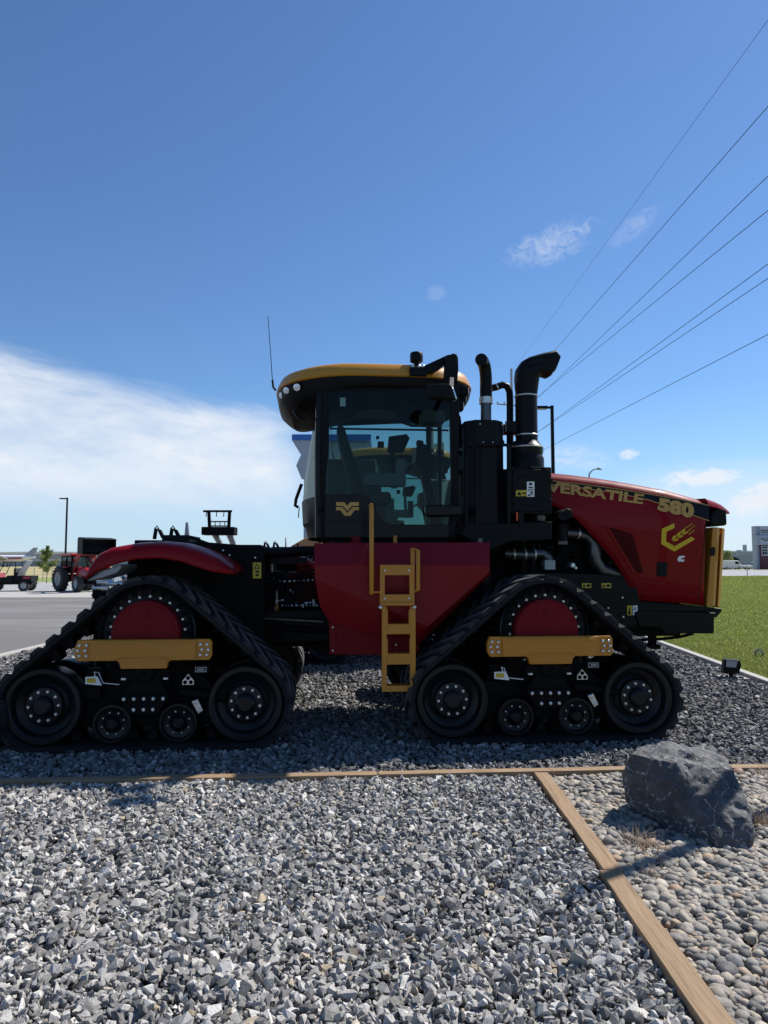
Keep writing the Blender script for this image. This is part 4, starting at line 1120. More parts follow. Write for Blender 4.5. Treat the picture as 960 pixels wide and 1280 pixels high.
    # --- roof
    xl_, _ = P(345, 486, -0.30); xr2, _ = P(588, 480, -0.30); xc = (xl_ + xr2) / 2; A_ = (xr2 - xl_) / 2; B_ = 1.0
    zt_ = P(470, 461, -0.7)[1] - 0.02; ze = P(450, 470, -0.97)[1]; zu = P(450, 484, -0.93)[1]
    def ring(sx, sy, zf_, n=64, e=3.4, dx=0.0):
        r = []
        for k in range(n):
            a = 2 * math.pi * k / n; ca, sa = math.cos(a), math.sin(a)
            x = math.copysign(abs(ca) ** (2 / e), ca); y = math.copysign(abs(sa) ** (2 / e), sa)
            r.append((xc + dx + A_ * sx * x, B_ * sy * y, zf_(x)))
        return r
    drop = lambda x: -0.10 * max(0, -x - 0.3) ** 1.3 - 0.05 * max(0, x - 0.75)
    mb = MB()
    R0 = [ring(0.02, 0.02, lambda x: zt_ + 0.03), ring(0.6, 0.6, lambda x: zt_ + 0.025 + drop(x * .6)), ring(0.88, 0.9, lambda x: zt_ + 0.016 + drop(x * .85)), ring(0.96, 0.96, lambda x: zt_ - 0.008 + drop(x)),
          ring(0.99, 0.985, lambda x: (zt_ + ze) / 2 - 0.01 + drop(x)), ring(1.0, 1.0, lambda x: ze + 0.01 + drop(x)), ring(0.99, 0.99, lambda x: ze + drop(x))]
    mb.loft(R0, 0, caps=True)
    roof = mb.build('cab_roof', ['roof_yellow'], cab, smooth=50)
    mb = MB()
    low = lambda x: -0.30 * max(0, -x - 0.25) ** 1.2 - 0.16 * max(0, x - 0.55)
    R1 = [ring(0.985, 0.985, lambda x: ze - 0.002 + drop(x)), ring(0.99, 0.985, lambda x: ze - 0.03 + drop(x) * 1.1), ring(0.97, 0.97, lambda x: ze - 0.07 + drop(x) + low(x) * .35),
          ring(0.90, 0.945, lambda x: zu + 0.01 + low(x) * 0.85), ring(0.84, 0.92, lambda x: zu + low(x) * 1.0), ring(0.70, 0.85, lambda x: zu + low(x) * 0.9), ring(0.02, 0.02, lambda x: zu)]
    mb.loft(R1, 0, caps=True)
    mb.build('roof_underside', ['plastic'], roof, smooth=40)
    # work lamps
    for px, py, vv, nx, r in ((371.5, 484, -0.86, -0.35, 0.038), (358.5, 488, -0.72, -0.55, 0.036), (353, 494, -0.58, -0.75, 0.036)):
        x, z = P(px, py, vv); d = Vector((nx, -1, -0.35)).normalized(); c = Vector((x, vv, z))
        mb = MB(); mb.tube([c - d * 0.05, c, c + d * 0.012], [r * 1.2, r * 1.2, r * 1.1], 18, 1); mb.tube([c + d * 0.010, c + d * 0.016, c + d * 0.022], [r, r * 0.98, r * 0.6], 18, 0)
        mb.build('work_lamp', ['led', 'plastic'], roof, smooth=40)
    for px, py, vv in ((583, 489, -0.7), (580, 500, -0.62), (577, 508, -0.66)):
        x, z = P(px, py, vv); mb = MB(); mb.box(x - 0.10, x + 0.01, vv - 0.06, vv + 0.06, z - 0.05, z + 0.04, 1); mb.box(x + 0.01, x + 0.016, vv - 0.05, vv + 0.05, z - 0.04, z + 0.03, 0)
        mb.build('work_lamp', ['led', 'plastic'], roof, bevel=0.012)
    # rear handle loop and hanging strap
    mb = MB(); mb.tube([(*(lambda q: (q[0], -0.75, q[1]))(P(*k, -0.75)),) for k in ((402, 489), (385, 493), (372, 503), (367, 514), (372, 521), (382, 524))], 0.018, 8)
    mb.build('grab_handle', ['gloss'], cab, smooth=40); mb = MB()
    mb.tube([(*(lambda q: (q[0], 0.5, q[1]))(P(*k, 0.5)),) for k in ((377, 605), (370, 624), (369, 632), (373, 634))], 0.02, 8)
    mb.tube([(*(lambda q: (q[0], 0.5, q[1]))(P(*k, 0.5)),) for k in ((374, 634), (373, 647))], 0.007, 6)
    mb.build('hanging_strap', ['gloss'], cab, smooth=40); mb = MB()
    mb.tube([(*(lambda q: (q[0], -0.95, q[1]))(P(*k, -0.95)),) for k in ((397, 620), (399, 634), (402, 640), (404, 635))], 0.012, 6)
    mb.build('grab_handle', ['gloss'], cab, smooth=40)
    # antenna
    mb = MB(); x, z = P(341.5, 486, -0.1); x2, z2 = P(335, 395, -0.1)
    mb.tube([(x + 0.03, -0.1, z - 0.02), (x, -0.1, z + 0.02), (x - 0.01, -0.1, z + 0.10)], 0.012, 8); mb.tube([(x - 0.01, -0.1, z + 0.10), (x2, -0.1, z2)], [0.005, 0.0035], 6)
    mb.build('antenna', ['plastic'], roof, smooth=40)
    # beacon
    mb = MB(); v = -0.93; x, z = P(520.5, 441, v)
    r = 0.066; z0 = P(520, 452, v)[1]
    mb.lathez([(r * .75, z0 - 0.012), (r, z0), (r * 1.02, z0 + 0.05), (r * .98, z - 0.012), (r * .85, z)], x, v, 24)
    mb.tube([(x, v, z0 - 0.11), (x, v, z0)], 0.025, 10)
    mb.build('beacon', ['plastic'], roof, smooth=40)
    mb = MB(); a0 = P(512, 470, -1.0); a1 = P(533, 460, -1.0); mb.box(a0[0], a1[0], -1.03, -0.84, a0[1], a1[1], 0)
    for px in (516, 524, 529): xx, zz_ = P(px, 458, -1.0); mb.lathe([(0.02, -0.95), (0.02, -1.0), (0.012, -1.01)], xx, zz_, 10, 1)
    # mirror arm
    v = -1.0
    mb.prism([P(*k, v) for k in ((530, 458), (559, 444.5), (570, 443.5), (565, 450), (547, 463), (540, 466), (531, 467))], v - 0.03, v + 0.05, 0)
    mb.prism([P(*k, v - 0.1) for k in ((557, 446), (570, 443.5), (571, 470), (566, 480), (555, 480), (556, 463))], v - 0.14, v - 0.02, 0)
    mb.tube([(*(lambda q: (q[0], v - 0.05, q[1]))(P(*k, v - 0.05)),) for k in ((563, 445), (567, 443), (571, 446), (571.5, 462), (570, 478))], 0.014, 8, 0)
    mb.build('mirror_arm', ['plastic', 'steel'], roof, bevel=0.008)
    mb = MB(); mb.prism([P(*k, -1.5) for k in ((532, 484), (540, 481.5), (561, 481.5), (565, 488), (568, 500), (538, 498), (531, 492))], -1.56, -1.42, 0)
    x, z = P(565, 493, -1.5); mb.loft([[(x - 0.01, -1.55, z + .06), (x - 0.01, -1.43, z + .06), (x + .03, -1.43, z - .06), (x + .03, -1.55, z - .06)], [(x + 0.01, -1.54, z + .055), (x + 0.01, -1.44, z + .055), (x + .045, -1.44, z - .05), (x + .045, -1.54, z - .05)]], 1)
    xm_, zm_ = P(563, 484, -1.45); xn_, zn_ = P(564, 470, -1.08); mb.bar((xm_, -1.46, zm_ - 0.03), (xn_, -1.08, zn_), 0.05, 0.04, 0)
    mb.build('mirror', ['plastic', 'chrome'], roof, bevel=0.02)
    # --- exhaust guard with perforated shield
    mb = MB(); v = -0.98
    a0 = P(583, 657, v); a1 = P(631, 526, v)
    xA, xB, zB = a0[0], a1[0], a0[1]; zA = a1[1]
    plan = [(xA, v + 0.1), (xA + 0.10, v), (xB - 0.09, v), (xB, v + 0.08), (xB, v + 0.42), (xA, v + 0.42)]
    mb.loft([[(x, y, zB) for x, y in plan], [(x, y, zA - 0.01) for x, y in plan], [(x * .96 + (xA + xB) * .02, y, zA + 0.008) for x, y in plan]], 0)
    for px, py in ((604, 553), (616, 553), (600, 530), (628, 531)): mb.bolt(*P(px, py, v), v, 0.008, 0.008, 1)
    mb.build('exhaust_guard', ['black', 'steel'], T, bevel=0.006)
    guard = [o for o in T.children if o.name.startswith('exhaust_guard')][-1]
    mb = MB(); v2 = v - 0.008
    b0 = P(602, 620, v2); b1 = P(617, 560, v2)
    mb.box(b0[0], b1[0], v2, v2 + 0.006, b0[1], b1[1], 0)
    nx_, nz_ = 7, 30
    for i in range(nx_):
        for j in range(nz_):
            x = b0[0] + (b1[0] - b0[0]) * (i + 0.5 + 0.25 * (-1) ** j) / nx_; z = b0[1] + (b1[1] - b0[1]) * (j + 0.5) / nz_
            mb.lathe([(0.0055, v2 - 0.0005), (0.0045, v2 - 0.002)], x, z, 6, 1)
    mb.build('heat_shield', ['stripe', 'plastic'], guard)
    mb = MB(); v3 = v - 0.05
    q = lambda px, py: (lambda k: (k[0], v3, k[1]))(P(px, py, v3))
    mb.tube([q(583, 668), q(583, 570), q(587, 562), q(597, 556), q(628, 556), q(640, 557)], 0.016, 10)
    mb.tube([q(636, 556), q(636, 660)], 0.022, 10); mb.tube([q(596, 660), q(596, 562)], 0.014, 8)
    mb.tube([q(584, 588), q(586, 600), q(591, 603), q(592, 597)], 0.010, 8)
    for px in (589, 630): mb.tube([q(px, 556), (q(px, 556)[0], v + 0.1, q(px, 556)[2])], 0.012, 8)
    mb.build('guard_rail', ['black'], guard, smooth=40)
    # exhaust pipe
    mb = MB(); v = -0.75
    q = lambda px, py, vv=v: (lambda k: (k[0], vv, k[1]))(P(px, py, vv))
    mb.tube([q(607.5, 527), q(607.5, 500)], 0.056, 20, 1); mb.tube([q(607.5, 505), q(607.5, 497)], 0.072, 20, 2)
    mb.tube([q(607.5, 499), q(607.5, 472), q(606.8, 464, v), q(605.8, 458, v - .02), q(604, 453, v - 0.05), q(602.5, 450, v - 0.10), q(601.5, 449.5, v - 0.16)], [0.064, 0.064, 0.065, 0.066, 0.066, 0.064, 0.064], 22, 0)
    mb.tube([q(602, 449.5, v - 0.14), q(601.4, 449.5, v - 0.162)], 0.056, 20, 3)
    mb.build('exhaust_pipe', ['black', 'pipe', 'steel', 'stripe'], T, smooth=40)
    mb = MB(); v = -0.65
    mb.tube([q(609, 486, v), q(620, 484, v)], 0.036, 14, 0); mb.tube([q(613, 485.5, v), q(620, 484, v), q(628, 481, v), q(634, 483, v), q(637, 490, v), q(637.5, 500, v), q(637.5, 560, v)], 0.037, 14, 0)
    for a_, b_ in (((612.5, 486), (614, 485.6)), ((620, 484), (621.5, 483.4))): mb.tube([q(*a_, v), q(*b_, v)], 0.041, 14, 1)
    x0 = q(628, 543, v); x1 = q(645, 532, v); mb.box(x0[0], x1[0], v - 0.06, v + 0.05, x0[2], x1[2], 0)
    mb.build('breather_pipe', ['black', 'steel'], T, smooth=40)
    # air cleaner
    mb = MB(); v = -1.02; a0 = P(638, 642, v); a1 = P(689, 584, v)
    mb.box(a0[0], a1[0], v, v + 0.5, a0[1], a1[1], 0)
    mb.prism([P(*k, v) for k in ((641, 587), (686, 587), (686, 639), (641, 639))], v - 0.02, v, 0)
    cx_, cz_ = P(664, 613, v - 0.02)
    mb.lathe([(0.17, v - 0.015), (0.17, v - 0.026), (0.16, v - 0.03), (0.15, v - 0.026), (0.001, v - 0.026)], cx_, cz_, 32, 0)
    for px, py in ((648, 586), (664, 585.5), (680, 586), (640, 600), (640, 626), (688, 600), (688, 626), (650, 641), (678, 641)):
        x, z = P(px, py, v); mb.box(x - 0.018, x + 0.018, v - 0.03, v + 0.02, z - 0.014, z + 0.014, 0)
    mb.build('air_cleaner', ['plastic'], T, bevel=0.008)
    ac = [o for o in T.children if o.name.startswith('air_cleaner')][-1]
    mb = MB(); vv = v - 0.031
    mb.prism([P(*k, vv) for k in ((645, 613), (658, 612.5), (658, 620), (645, 620.5))], vv, vv + 0.004, 0)
    mb.prism([P(*k, vv - .003) for k in ((649, 614), (652.2, 619), (646.2, 619))], vv - 0.003, vv, 1)
    mb.prism([P(*k, vv - .002) for k in ((653, 615.5), (657, 615.5), (657, 617.5), (653, 617.5))], vv - 0.002, vv, 1)
    mb.build('warning_label', ['label_yellow', 'stripe'], ac)
    mb = MB(); mb.prism([P(*k, vv) for k in ((658.6, 602), (668, 602), (668, 621), (658.6, 621))], vv, vv + 0.004, 0)
    for (x0_, y0_, x1_, y1_) in ((661.5, 603.5, 665, 606.5), (660.5, 608.5, 666, 610), (660, 611.5, 667, 612.2), (660, 613.2, 667, 613.9), (663, 615, 666.5, 617), (660, 618, 663, 620), (664, 618, 667, 619)):
        mb.prism([P(*k, vv - .002) for k in ((x0_, y0_), (x1_, y0_), (x1_, y1_), (x0_, y1_))], vv - 0.002, vv, 1)
    mb.build('maker_label', ['white', 'stripe'], ac)
    # intake stack: housing, tube, elbow
    mb = MB(); v = -0.80; xm = P(658.5, 560, v)[0]; zz = lambda py: P(658, py, v)[1]
    mb.lathez([(0.185, zz(586)), (0.185, zz(574)), (0.168, zz(570)), (0.178, zz(566)), (0.178, zz(559)), (0.15, zz(556)), (0.13, zz(552))], xm - 0.01, v, 36, 0)
    mb.lathez([(0.182, zz(561)), (0.185, zz(560.2)), (0.182, zz(559.4))], xm - 0.01, v, 36, 1)
    mb.lathez([(0.115, zz(556)), (0.115, zz(493))], xm, v, 32, 0)
    for py in (544.5, 495.5): mb.lathez([(0.117, zz(py + 1)), (0.122, zz(py + .5)), (0.122, zz(py - .5)), (0.117, zz(py - 1))], xm, v, 32, 1)
    x0 = P(638, 525, v); mb.box(x0[0] - 0.05, xm, v - 0.03, v + 0.03, P(640, 540, v)[1], P(640, 527, v)[1], 0)
    mb.build('intake_stack', ['black', 'steel'], T, smooth=40)
    mb = MB(); rings = []
    spec = [((645, 494), (671, 494), 0.12), ((644, 484), (672, 484), 0.125), ((643.5, 472), (673, 474), 0.13), ((645, 462), (676, 469), 0.135), ((651, 453), (682, 470), 0.135), ((660, 448), (685, 471.5), 0.135), ((674, 444), (688, 470), 0.13), ((693, 440.5), (690, 471), 0.125)]
    for i, (l, r_, hw) in enumerate(spec):
        pl = Vector((*P(*l, v),)); pr = Vector((*P(*r_, v),)); e = 2.0 + i * 0.35; rg = []
        for k in range(28):
            a = 2 * math.pi * k / 28; ca, sa = math.cos(a), math.sin(a)
            s = math.copysign(abs(ca) ** (2 / e), ca); t_ = math.copysign(abs(sa) ** (2 / e), sa)
            p = pl.lerp(pr, 0.5 + 0.5 * s); rg.append((p.x, v + hw * t_, p.y))
        rings.append(rg)
    # square hooded mouth
    def mouth(tp, bt, hw, e=7):
        pl = Vector((*P(*tp, v),)); pr = Vector((*P(*bt, v),)); rg = []
        for k in range(28):
            a = 2 * math.pi * k / 28; ca, sa = math.cos(a), math.sin(a)
            s = math.copysign(abs(ca) ** (2 / e), ca); t_ = math.copysign(abs(sa) ** (2 / e), sa)
            p = pl.lerp(pr, 0.5 + 0.5 * s); rg.append((p.x, v + hw * t_, p.y))
        return rg
    rings[-1] = mouth((692, 440.5), (685, 471), 0.125, 6)
    rings.append(mouth((697.5, 448), (690, 467), 0.115, 7))
    mb.loft(rings, 0)
    for (x0_, y0_, x1_, y1_) in ((661, 452, 680, 449), (656, 463, 676, 458)):
        mb.prism([P(*k, v - 0.136) for k in ((x0_, y0_), (x1_, y1_ - 2), (x1_ - 1, y1_ + 3), (x0_ - 1, y0_ + 5))], v - 0.145, v - 0.10, 1)
    mb.build('intake_elbow', ['plastic', 'stripe'], T, smooth=50)
    # platform under the stacks
    mb = MB(); v = -1.05
    q = [P(*k, v) for k in ((576, 668), (584, 656), (690, 652), (690, 674), (640, 676), (612, 688), (612, 690), (602, 690), (590, 676))]
    mb.prism(q, v, v + 0.75, 0)
    x, z = P(651, 650, v); mb.box(x - 0.025, x + 0.025, v - 0.03, v + 0.02, z - 0.06, z + 0.09, 0); x, z = P(646, 645, v); mb.box(x - 0.01, x + 0.01, v - 0.02, v + 0.0, z - 0.05, z + 0.04, 1)
    x, z = P(675, 646, v + 0.1); mb.lathez([(0.05, z - 0.05), (0.06, z), (0.04, z + 0.05)], x, v + 0.1, 14, 2)
    for px, py in ((700, 645), (706, 643)): x, z = P(px, py, v + 0.2); mb.lathe([(0.05, v + 0.1), (0.06, v + 0.14), (0.05, v + 0.3)], x, z, 16, 0)
    mb.build('stack_platform', ['plastic', 'orange', 'pipe'], T, bevel=0.012)
    # clutter between the cab and the stacks
    mb = MB(); v = -0.7
    for k, pts in enumerate((((574, 520), (578, 548), (577, 580), (580, 640)), ((571, 500), (574, 530), (575, 560)), ((574, 640), (582, 655), (596, 650)), ((568, 672), (585, 660), (600, 668)))):
        mb.tube([(*(lambda g: (g[0], v, g[1]))(P(*g, v)),) for g in pts], 0.014, 8, 0)
    a0 = P(573, 640, -0.5); a1 = P(583, 548, -0.5); mb.box(a0[0], a1[0], -0.6, -0.3, a0[1], a1[1], 0)
    a0 = P(578, 620, -0.8); a1 = P(582, 590, -0.8); mb.box(a0[0], a1[0], -0.8, -0.7, a0[1], a1[1], 1)
    for px, py in ((574, 552), (577, 566), (575, 590), (581, 608)): x, z = P(px, py, -0.7); mb.box(x - .03, x + .03, -0.72, -0.62, z - .02, z + .02, 0)
    a0 = P(568, 690, -0.4); a1 = P(700, 655, -0.4); mb.box(a0[0], a1[0], -0.35, 0.6, a0[1] - 0.1, a1[1], 0)
    mb.build('hose_bundle', ['plastic', 'dark_red'], T, smooth=40)
    # --- engine bay
    mb = MB()
    mb.box(P(690, 700, -0.35)[0], P(805, 700, -0.35)[0], -0.35, 0.35, 1.35, 2.05, 0)
    mb.box(P(614, 700, -0.35)[0], P(760, 700, -0.35)[0], -0.32, 0.32, 1.30, 1.78, 0)
    mb.box(P(592, 660, -0.35)[0], P(704, 660, -0.35)[0], -0.35, 0.35, 1.8, P(650, 632, -0.35)[1], 0)
    rg = random.Random(5)
    for k in range(40):
        px = rg.uniform(620, 770); py = rg.uniform(662, 722); x, z = P(px, py, -0.38); s = rg.uniform(0.02, 0.07)
        if rg.random() < 0.5: mb.box(x - s, x + s, -0.42, -0.33, z - s * .6, z + s * .6, rg.choice((0, 0, 1)))
        else: mb.lathe([(s * .6, -0.34), (s * .6, -0.44), (s * .4, -0.46)], x, z, 10, rg.choice((0, 1, 2)))
    for k in range(9):
        a_ = (rg.uniform(615, 690), rg.uniform(680, 716)); b_ = (a_[0] + rg.uniform(30, 70), rg.uniform(690, 722))
        p0 = P(*a_, -0.45); p1 = P(*b_, -0.45); mx = ((p0[0] + p1[0]) / 2, (p0[1] + p1[1]) / 2 - rg.uniform(0.02, 0.15))
        mb.tube([(p0[0], -0.45, p0[1]), (mx[0], -0.50, mx[1]), (p1[0], -0.45, p1[1])], rg.uniform(0.008, 0.02), 8, 0)
    for px in (652, 664):
        a0 = P(px, 716, -0.5); mb.box(a0[0], a0[0] + 0.05, -0.52, -0.46, a0[1], P(px, 680, -0.5)[1], 0)
    a0 = P(680, 712, -0.55); a1 = P(693, 700, -0.55); mb.box(a0[0], a1[0], -0.58, -0.45, a0[1], a1[1], 3)
    mb.build('engine', ['frame', 'pipe', 'steel', 'grey'], T, bevel=0.005)
    mb = MB(); v = -0.52
    qq = lambda px, py: (lambda k: (k[0], v, k[1]))(P(px, py, v))
    mb.tube([qq(706, 666), qq(722, 667), qq(734, 670), qq(742, 678), qq(743, 690), qq(744, 700), qq(752, 712), qq(765, 716), qq(782, 719)], [0.05, 0.055, 0.06, 0.07, 0.078, 0.07, 0.068, 0.062, 0.058], 18, 0)
    for py in (679, 682, 685, 688, 691): mb.tube([qq(743, py), qq(743, py + 1.4)], 0.084, 18, 0)
    mb.tube([qq(722, 666.6), qq(724, 667)], 0.062, 16, 1)
    mb.tube([qq(630, 692), qq(668, 694)], 0.058, 14, 0); mb.tube([qq(668, 692), qq(678, 692), qq(685, 697), qq(687, 708)], 0.055, 14, 0)
    for px in (641, 655, 667): mb.tube([qq(px, 693), qq(px + 2, 693)], 0.066, 14, 1)
    mb.tube([qq(702, 655), qq(702, 676)], 0.075, 16, 2)
    mb.build('charge_air_pipe', ['pipe', 'steel', 'plastic'], T, smooth=40)
    # --- hood
    HV = -0.66
    zc = P(800, 650, HV)[1]              # crease height
    def hy(z): # half width of the hood side at height z
        return 0.66 - 0.10 * max(0, (z - zc)) - 0.10 * max(0, zc - z)
    xs_px = [632, 664, 690, 705, 720, 745, 768, 779, 790, 800, 801, 820, 840, 860, 880, 887]
    top_l = [(632, 587), (660, 589), (690, 592), (720, 595), (760, 600), (800, 606.5), (840, 614), (880, 625), (910, 636)]
    bot_l = [(632, 622), (660, 626), (690, 632), (705, 638), (720, 649), (745, 674), (768, 700), (779, 716), (790, 735), (800, 750.5), (840, 753.5), (887, 757)]
    ip = lambda L_, px: np.interp(px, [q[0] for q in L_], [q[1] for q in L_])
    mb = MB(); rings = []
    for px in xs_px:
        x, zb_ = P(px, ip(bot_l, px), HV); _, zt0 = P(px, ip(top_l, px), HV + 0.15)
        zsd = zt0 - 0.13
        side = [zb_ + (zsd - zb_) * t_ for t_ in (0, .25, .5, .75, 1)]
        if zb_ < zc < zsd:
            k = int(np.argmin([abs(s - zc) for s in side[1:4]])) + 1; side[k] = zc
        xf_ = x - (0.02 if px == 887 else 0)
        rg_ = [(xf_, -hy(z), z) for z in side]
        yq = hy(zsd)
        rg_ += [(xf_, -yq + 0.012, zsd + 0.05), (xf_, -yq + 0.045, zsd + 0.095), (xf_, -yq + 0.10, zsd + 0.125), (xf_, -yq + 0.2, zsd + 0.14), (xf_, 0, zsd + 0.16)]
        rg_ += [(xx, -yy, zz_) for xx, yy, zz_ in reversed(rg_[:-1])]
        rings.append(rg_)
    mb.loft(rings, 0, closed=False, caps=False)
    # brow over the grille
    xb0, zb0 = P(887, 627, HV + .15); xb1, zb1 = P(911, 636, -0.4)
    br = []
    for t_, (px, py) in enumerate(((879, 624.5), (891, 628), (902, 632), (911, 637))):
        x, z = P(px, py, -0.5); w_ = 0.605 - 0.035 * t_; br.append([(x, -w_, z - 0.07 + 0.01 * t_), (x, -w_ + 0.015, z - 0.03), (x, -w_ + 0.06, z), (x, 0, z + 0.03), (x, w_ - 0.06, z), (x, w_ - 0.015, z - 0.03), (x, w_, z - 0.07 + 0.01 * t_), (x, 0, z - 0.06 + 0.01 * t_)])
    mb.loft(br, 0)
    hood = mb.build('hood', ['red'], T, smooth=40)
    sd = hood.modifiers.new('skin', 'SOLIDIFY'); sd.thickness = 0.012; sd.offset = 1
    hs = lambda off: (lambda z: -hy(z) - off)
    def decal(poly, off, th=0.003, m=0, mbx=None):
        mbx = mbx or MB(); f = hs(off)
        pts_ = [P(*k, HV) for k in poly]; n = len(pts_)
        vs_ = [(x, f(z), z) for x, z in pts_] + [(x, f(z) + th, z) for x, z in pts_]
        mbx.add(vs_, [tuple(range(n)), tuple(range(2 * n - 1, n - 1, -1))] + [(i, (i + 1) % n, n + (i + 1) % n, n + i) for i in range(n)], m)
        return mbx
    # black stripe with thin gold outline
    st = [(690, 600.5), (730, 605), (770, 610.5), (810, 617), (850, 624), (896, 634), (891, 639), (885, 651), (860, 642), (835, 633), (805, 623.5), (760, 613.5), (715, 606.5), (690, 604)]
    mb = MB()
    for a_, b_ in zip(range(5), (12, 11, 10, 9, 8)):
        pass
    # split into convex strips
    topS = [(676, 599.3), (690, 600.5), (730, 605), (770, 610.5), (810, 617), (850, 624), (880, 630.3), (887, 632)]
    botS = [(676, 602.5), (690, 605.5), (730, 610), (770, 615.8), (810, 624.5), (850, 638.5), (880, 649.3), (885.5, 651)]
    for i in range(len(topS) - 1):
        decal([topS[i], topS[i + 1], botS[i + 1], botS[i]], 0.0155, mbx=mb)
        for L_ in (topS, botS):
            a_, b_ = L_[i], L_[i + 1]; d_ = 0.5
            decal([(a_[0], a_[1] - d_), (b_[0], b_[1] - d_), (b_[0], b_[1] + d_), (a_[0], a_[1] + d_)], 0.0165, 0.003, 1, mb)
    mb.build('hood_stripe', ['stripe', 'gold'], hood, smooth=20)
    Q = lambda pts_: [P(*k, HV) for k in pts_]
    text_mesh('VERSATILE', Q([(683, 600), (806, 618), (803, 630.5), (683, 614)]), hs(0.019), bold=0.035, wide=0.98).build('lettering', ['gold'], hood, smooth=20)
    text_mesh('580', Q([(823.5, 621.5), (868, 629.5), (865.5, 649), (821, 638)]), hs(0.019), bold=0.065, wide=0.98).build('model_number', ['gold'], hood, smooth=20)
    mb = MB()
    out_h = [(842.4, 654), (827, 661), (827, 680), (844, 689.4), (869, 674)]; in_h = [(842.4, 660), (833, 664.7), (833, 676.7), (844, 682.7), (864.3, 671)]
    for i in range(4): decal([out_h[i], out_h[i + 1], in_h[i + 1], in_h[i]], 0.016, mbx=mb)
    for i in range(3):
        bx_, by_ = 840 + i * 5.6, 675.5 - i * 4.2
        decal([(bx_, by_), (bx_ + 1.0, by_ - 4.5), (bx_ + 5.5, by_ - 7.5), (bx_ + 4.5, by_ - 2.8)], 0.016, mbx=mb)
        decal([(bx_ + 0.5, by_ + 0.6), (bx_ + 5, by_ - 2.4), (bx_ + 9.5, by_ - 2.2), (bx_ + 5.5, by_ + 0.8)], 0.016, mbx=mb)
    for a_, b_ in (((852, 663), (865, 654.5)), ((857, 666), (868, 657)), ((861, 668), (868, 662.5))): decal([(a_[0], a_[1] - .5), (b_[0], b_[1] - .4), (b_[0], b_[1] + .4), (a_[0], a_[1] + .6)], 0.016, mbx=mb)
    mb.build('wheat_emblem', ['emblem_yellow'], hood)
    mb = decal([(848, 699), (850, 695.5), (853.5, 694.5), (857.5, 695), (857, 697), (854, 697.2), (852.5, 699), (857, 699.5), (856.5, 702), (849.5, 702)], 0.018, 0.004)
    mb.build('engine_badge', ['white'], hood)
    mb = decal([(758, 659.5), (768, 660.5), (790.5, 667.5), (798, 690), (806.5, 716.5), (796, 716)], 0.014, 0.002)
    for i in range(17):
        t_ = (i + 0.5) / 17; a_ = (759.5 + 37 * t_, 661 + 54 * t_); b_ = (788 + 17 * min(1, t_ * 1.05), 666.5 + 49.5 * t_) if t_ > 0.12 else (772 + 20 * t_, 662 + 35 * t_)
        decal([(a_[0], a_[1] - .7), (b_[0], b_[1] - .7), (b_[0], b_[1] + .5), (a_[0], a_[1] + .5)], 0.020, 0.006, 0, mb)
    mb.build('side_vent', ['dark_red'], hood)
    mb = decal([(755, 657), (760, 659), (797, 716), (803, 718), (806, 720), (794, 718)], 0.022, 0.01); mb.build('vent_trim', ['red'], hood, bevel=0.002)
    mb = MB()
    decal([(881.5, 655), (882.3, 655), (877.5, 754), (876.7, 754)], 0.0135, 0.002, 0, mb)
    mb.build('panel_seam', ['stripe'], hood)
    for px_, py_ in ((872, 690), (868, 742), (806, 744)):
        x_, z_ = P(px_, py_, HV); mb = MB(); mb.bolt(x_, z_, -hy(z_) - 0.012, 0.010, 0.006, 0); mb.build('fastener', ['frame'], hood)
    mb = decal([(823, 702.5), (836, 703), (836, 721), (823, 720)], 0.018, 0.004); decal([(825.5, 705), (833.5, 705.3), (833.5, 711), (825.5, 710.5)], 0.021, 0.003, 0, mb); decal([(825.5, 712), (833.5, 712.4), (833.5, 718.5), (825.5, 718)], 0.021, 0.003, 0, mb)
    mb.build('hood_latch', ['plastic'], hood, bevel=0.003)
    # --- nose: black cap and yellow grille
    mb = MB(); v = -0.56
    q = [P(*k, v) for k in ((887.5, 657), (888, 646), (892, 638), (899, 633), (909, 637), (910, 657))]
    mb.prism(q, v, -v, 0); mb.build('nose_cap', ['plastic'], T, bevel=0.03)
    mb = MB()
    q = [P(*k, v - 0.02) for k in ((890, 659), (896.5, 659), (896.5, 678), (897.5, 680), (897, 700), (893, 706), (891, 758), (882.5, 758)) ]
    mb.prism(q, v - 0.035, -v + 0.035, 0)
    rows = [((896.5, 659), (903, 659), (897.5, 759), (891, 758)), ((903, 659.5), (909.5, 660), (903.5, 760), (897, 759))]
    for k, qd in enumerate(rows):
        w_ = 0.53 - 0.05 * k; p_ = [P(*c_, -w_) for c_ in qd]
        mb.loft([[(p_[3][0], -w_, p_[3][1]), (p_[2][0], -w_ + 0.05, p_[2][1]), (p_[2][0], w_ - 0.05, p_[2][1]), (p_[3][0], w_, p_[3][1])], [(p_[0][0], -w_, p_[0][1]), (p_[1][0], -w_ + 0.05, p_[1][1]), (p_[1][0], w_ - 0.05, p_[1][1]), (p_[0][0], w_, p_[0][1])]], 0)
    mb.build('front_grille', ['yellow'], T, bevel=0.012)
    mb = MB(); q = [P(*k, -0.6) for k in ((888.5, 686), (890, 684), (893, 684), (894, 686), (893.5, 693), (892, 695), (889.5, 695), (888, 693))]
    mb.prism(q, -0.604, -0.59); mb.build('grille_latch', ['stripe'], T)
    # --- side rail under the hood, with labels
    mb = MB(); v = -0.60
    q = [P(*k, v) for k in ((655, 716), (676, 716), (745, 718), (792, 722), (800, 752), (884, 758), (880, 764), (800, 764), (795, 784), (760, 782), (655, 780))]
    mb.prism(q, v, v + 0.05, 0); mb.prism(q, -v - 0.05, -v, 0)
    for px, py in ((778, 747), (779, 771), (760, 760)): mb.bolt(*P(px, py, v), v, 0.012, 0.01, 1)
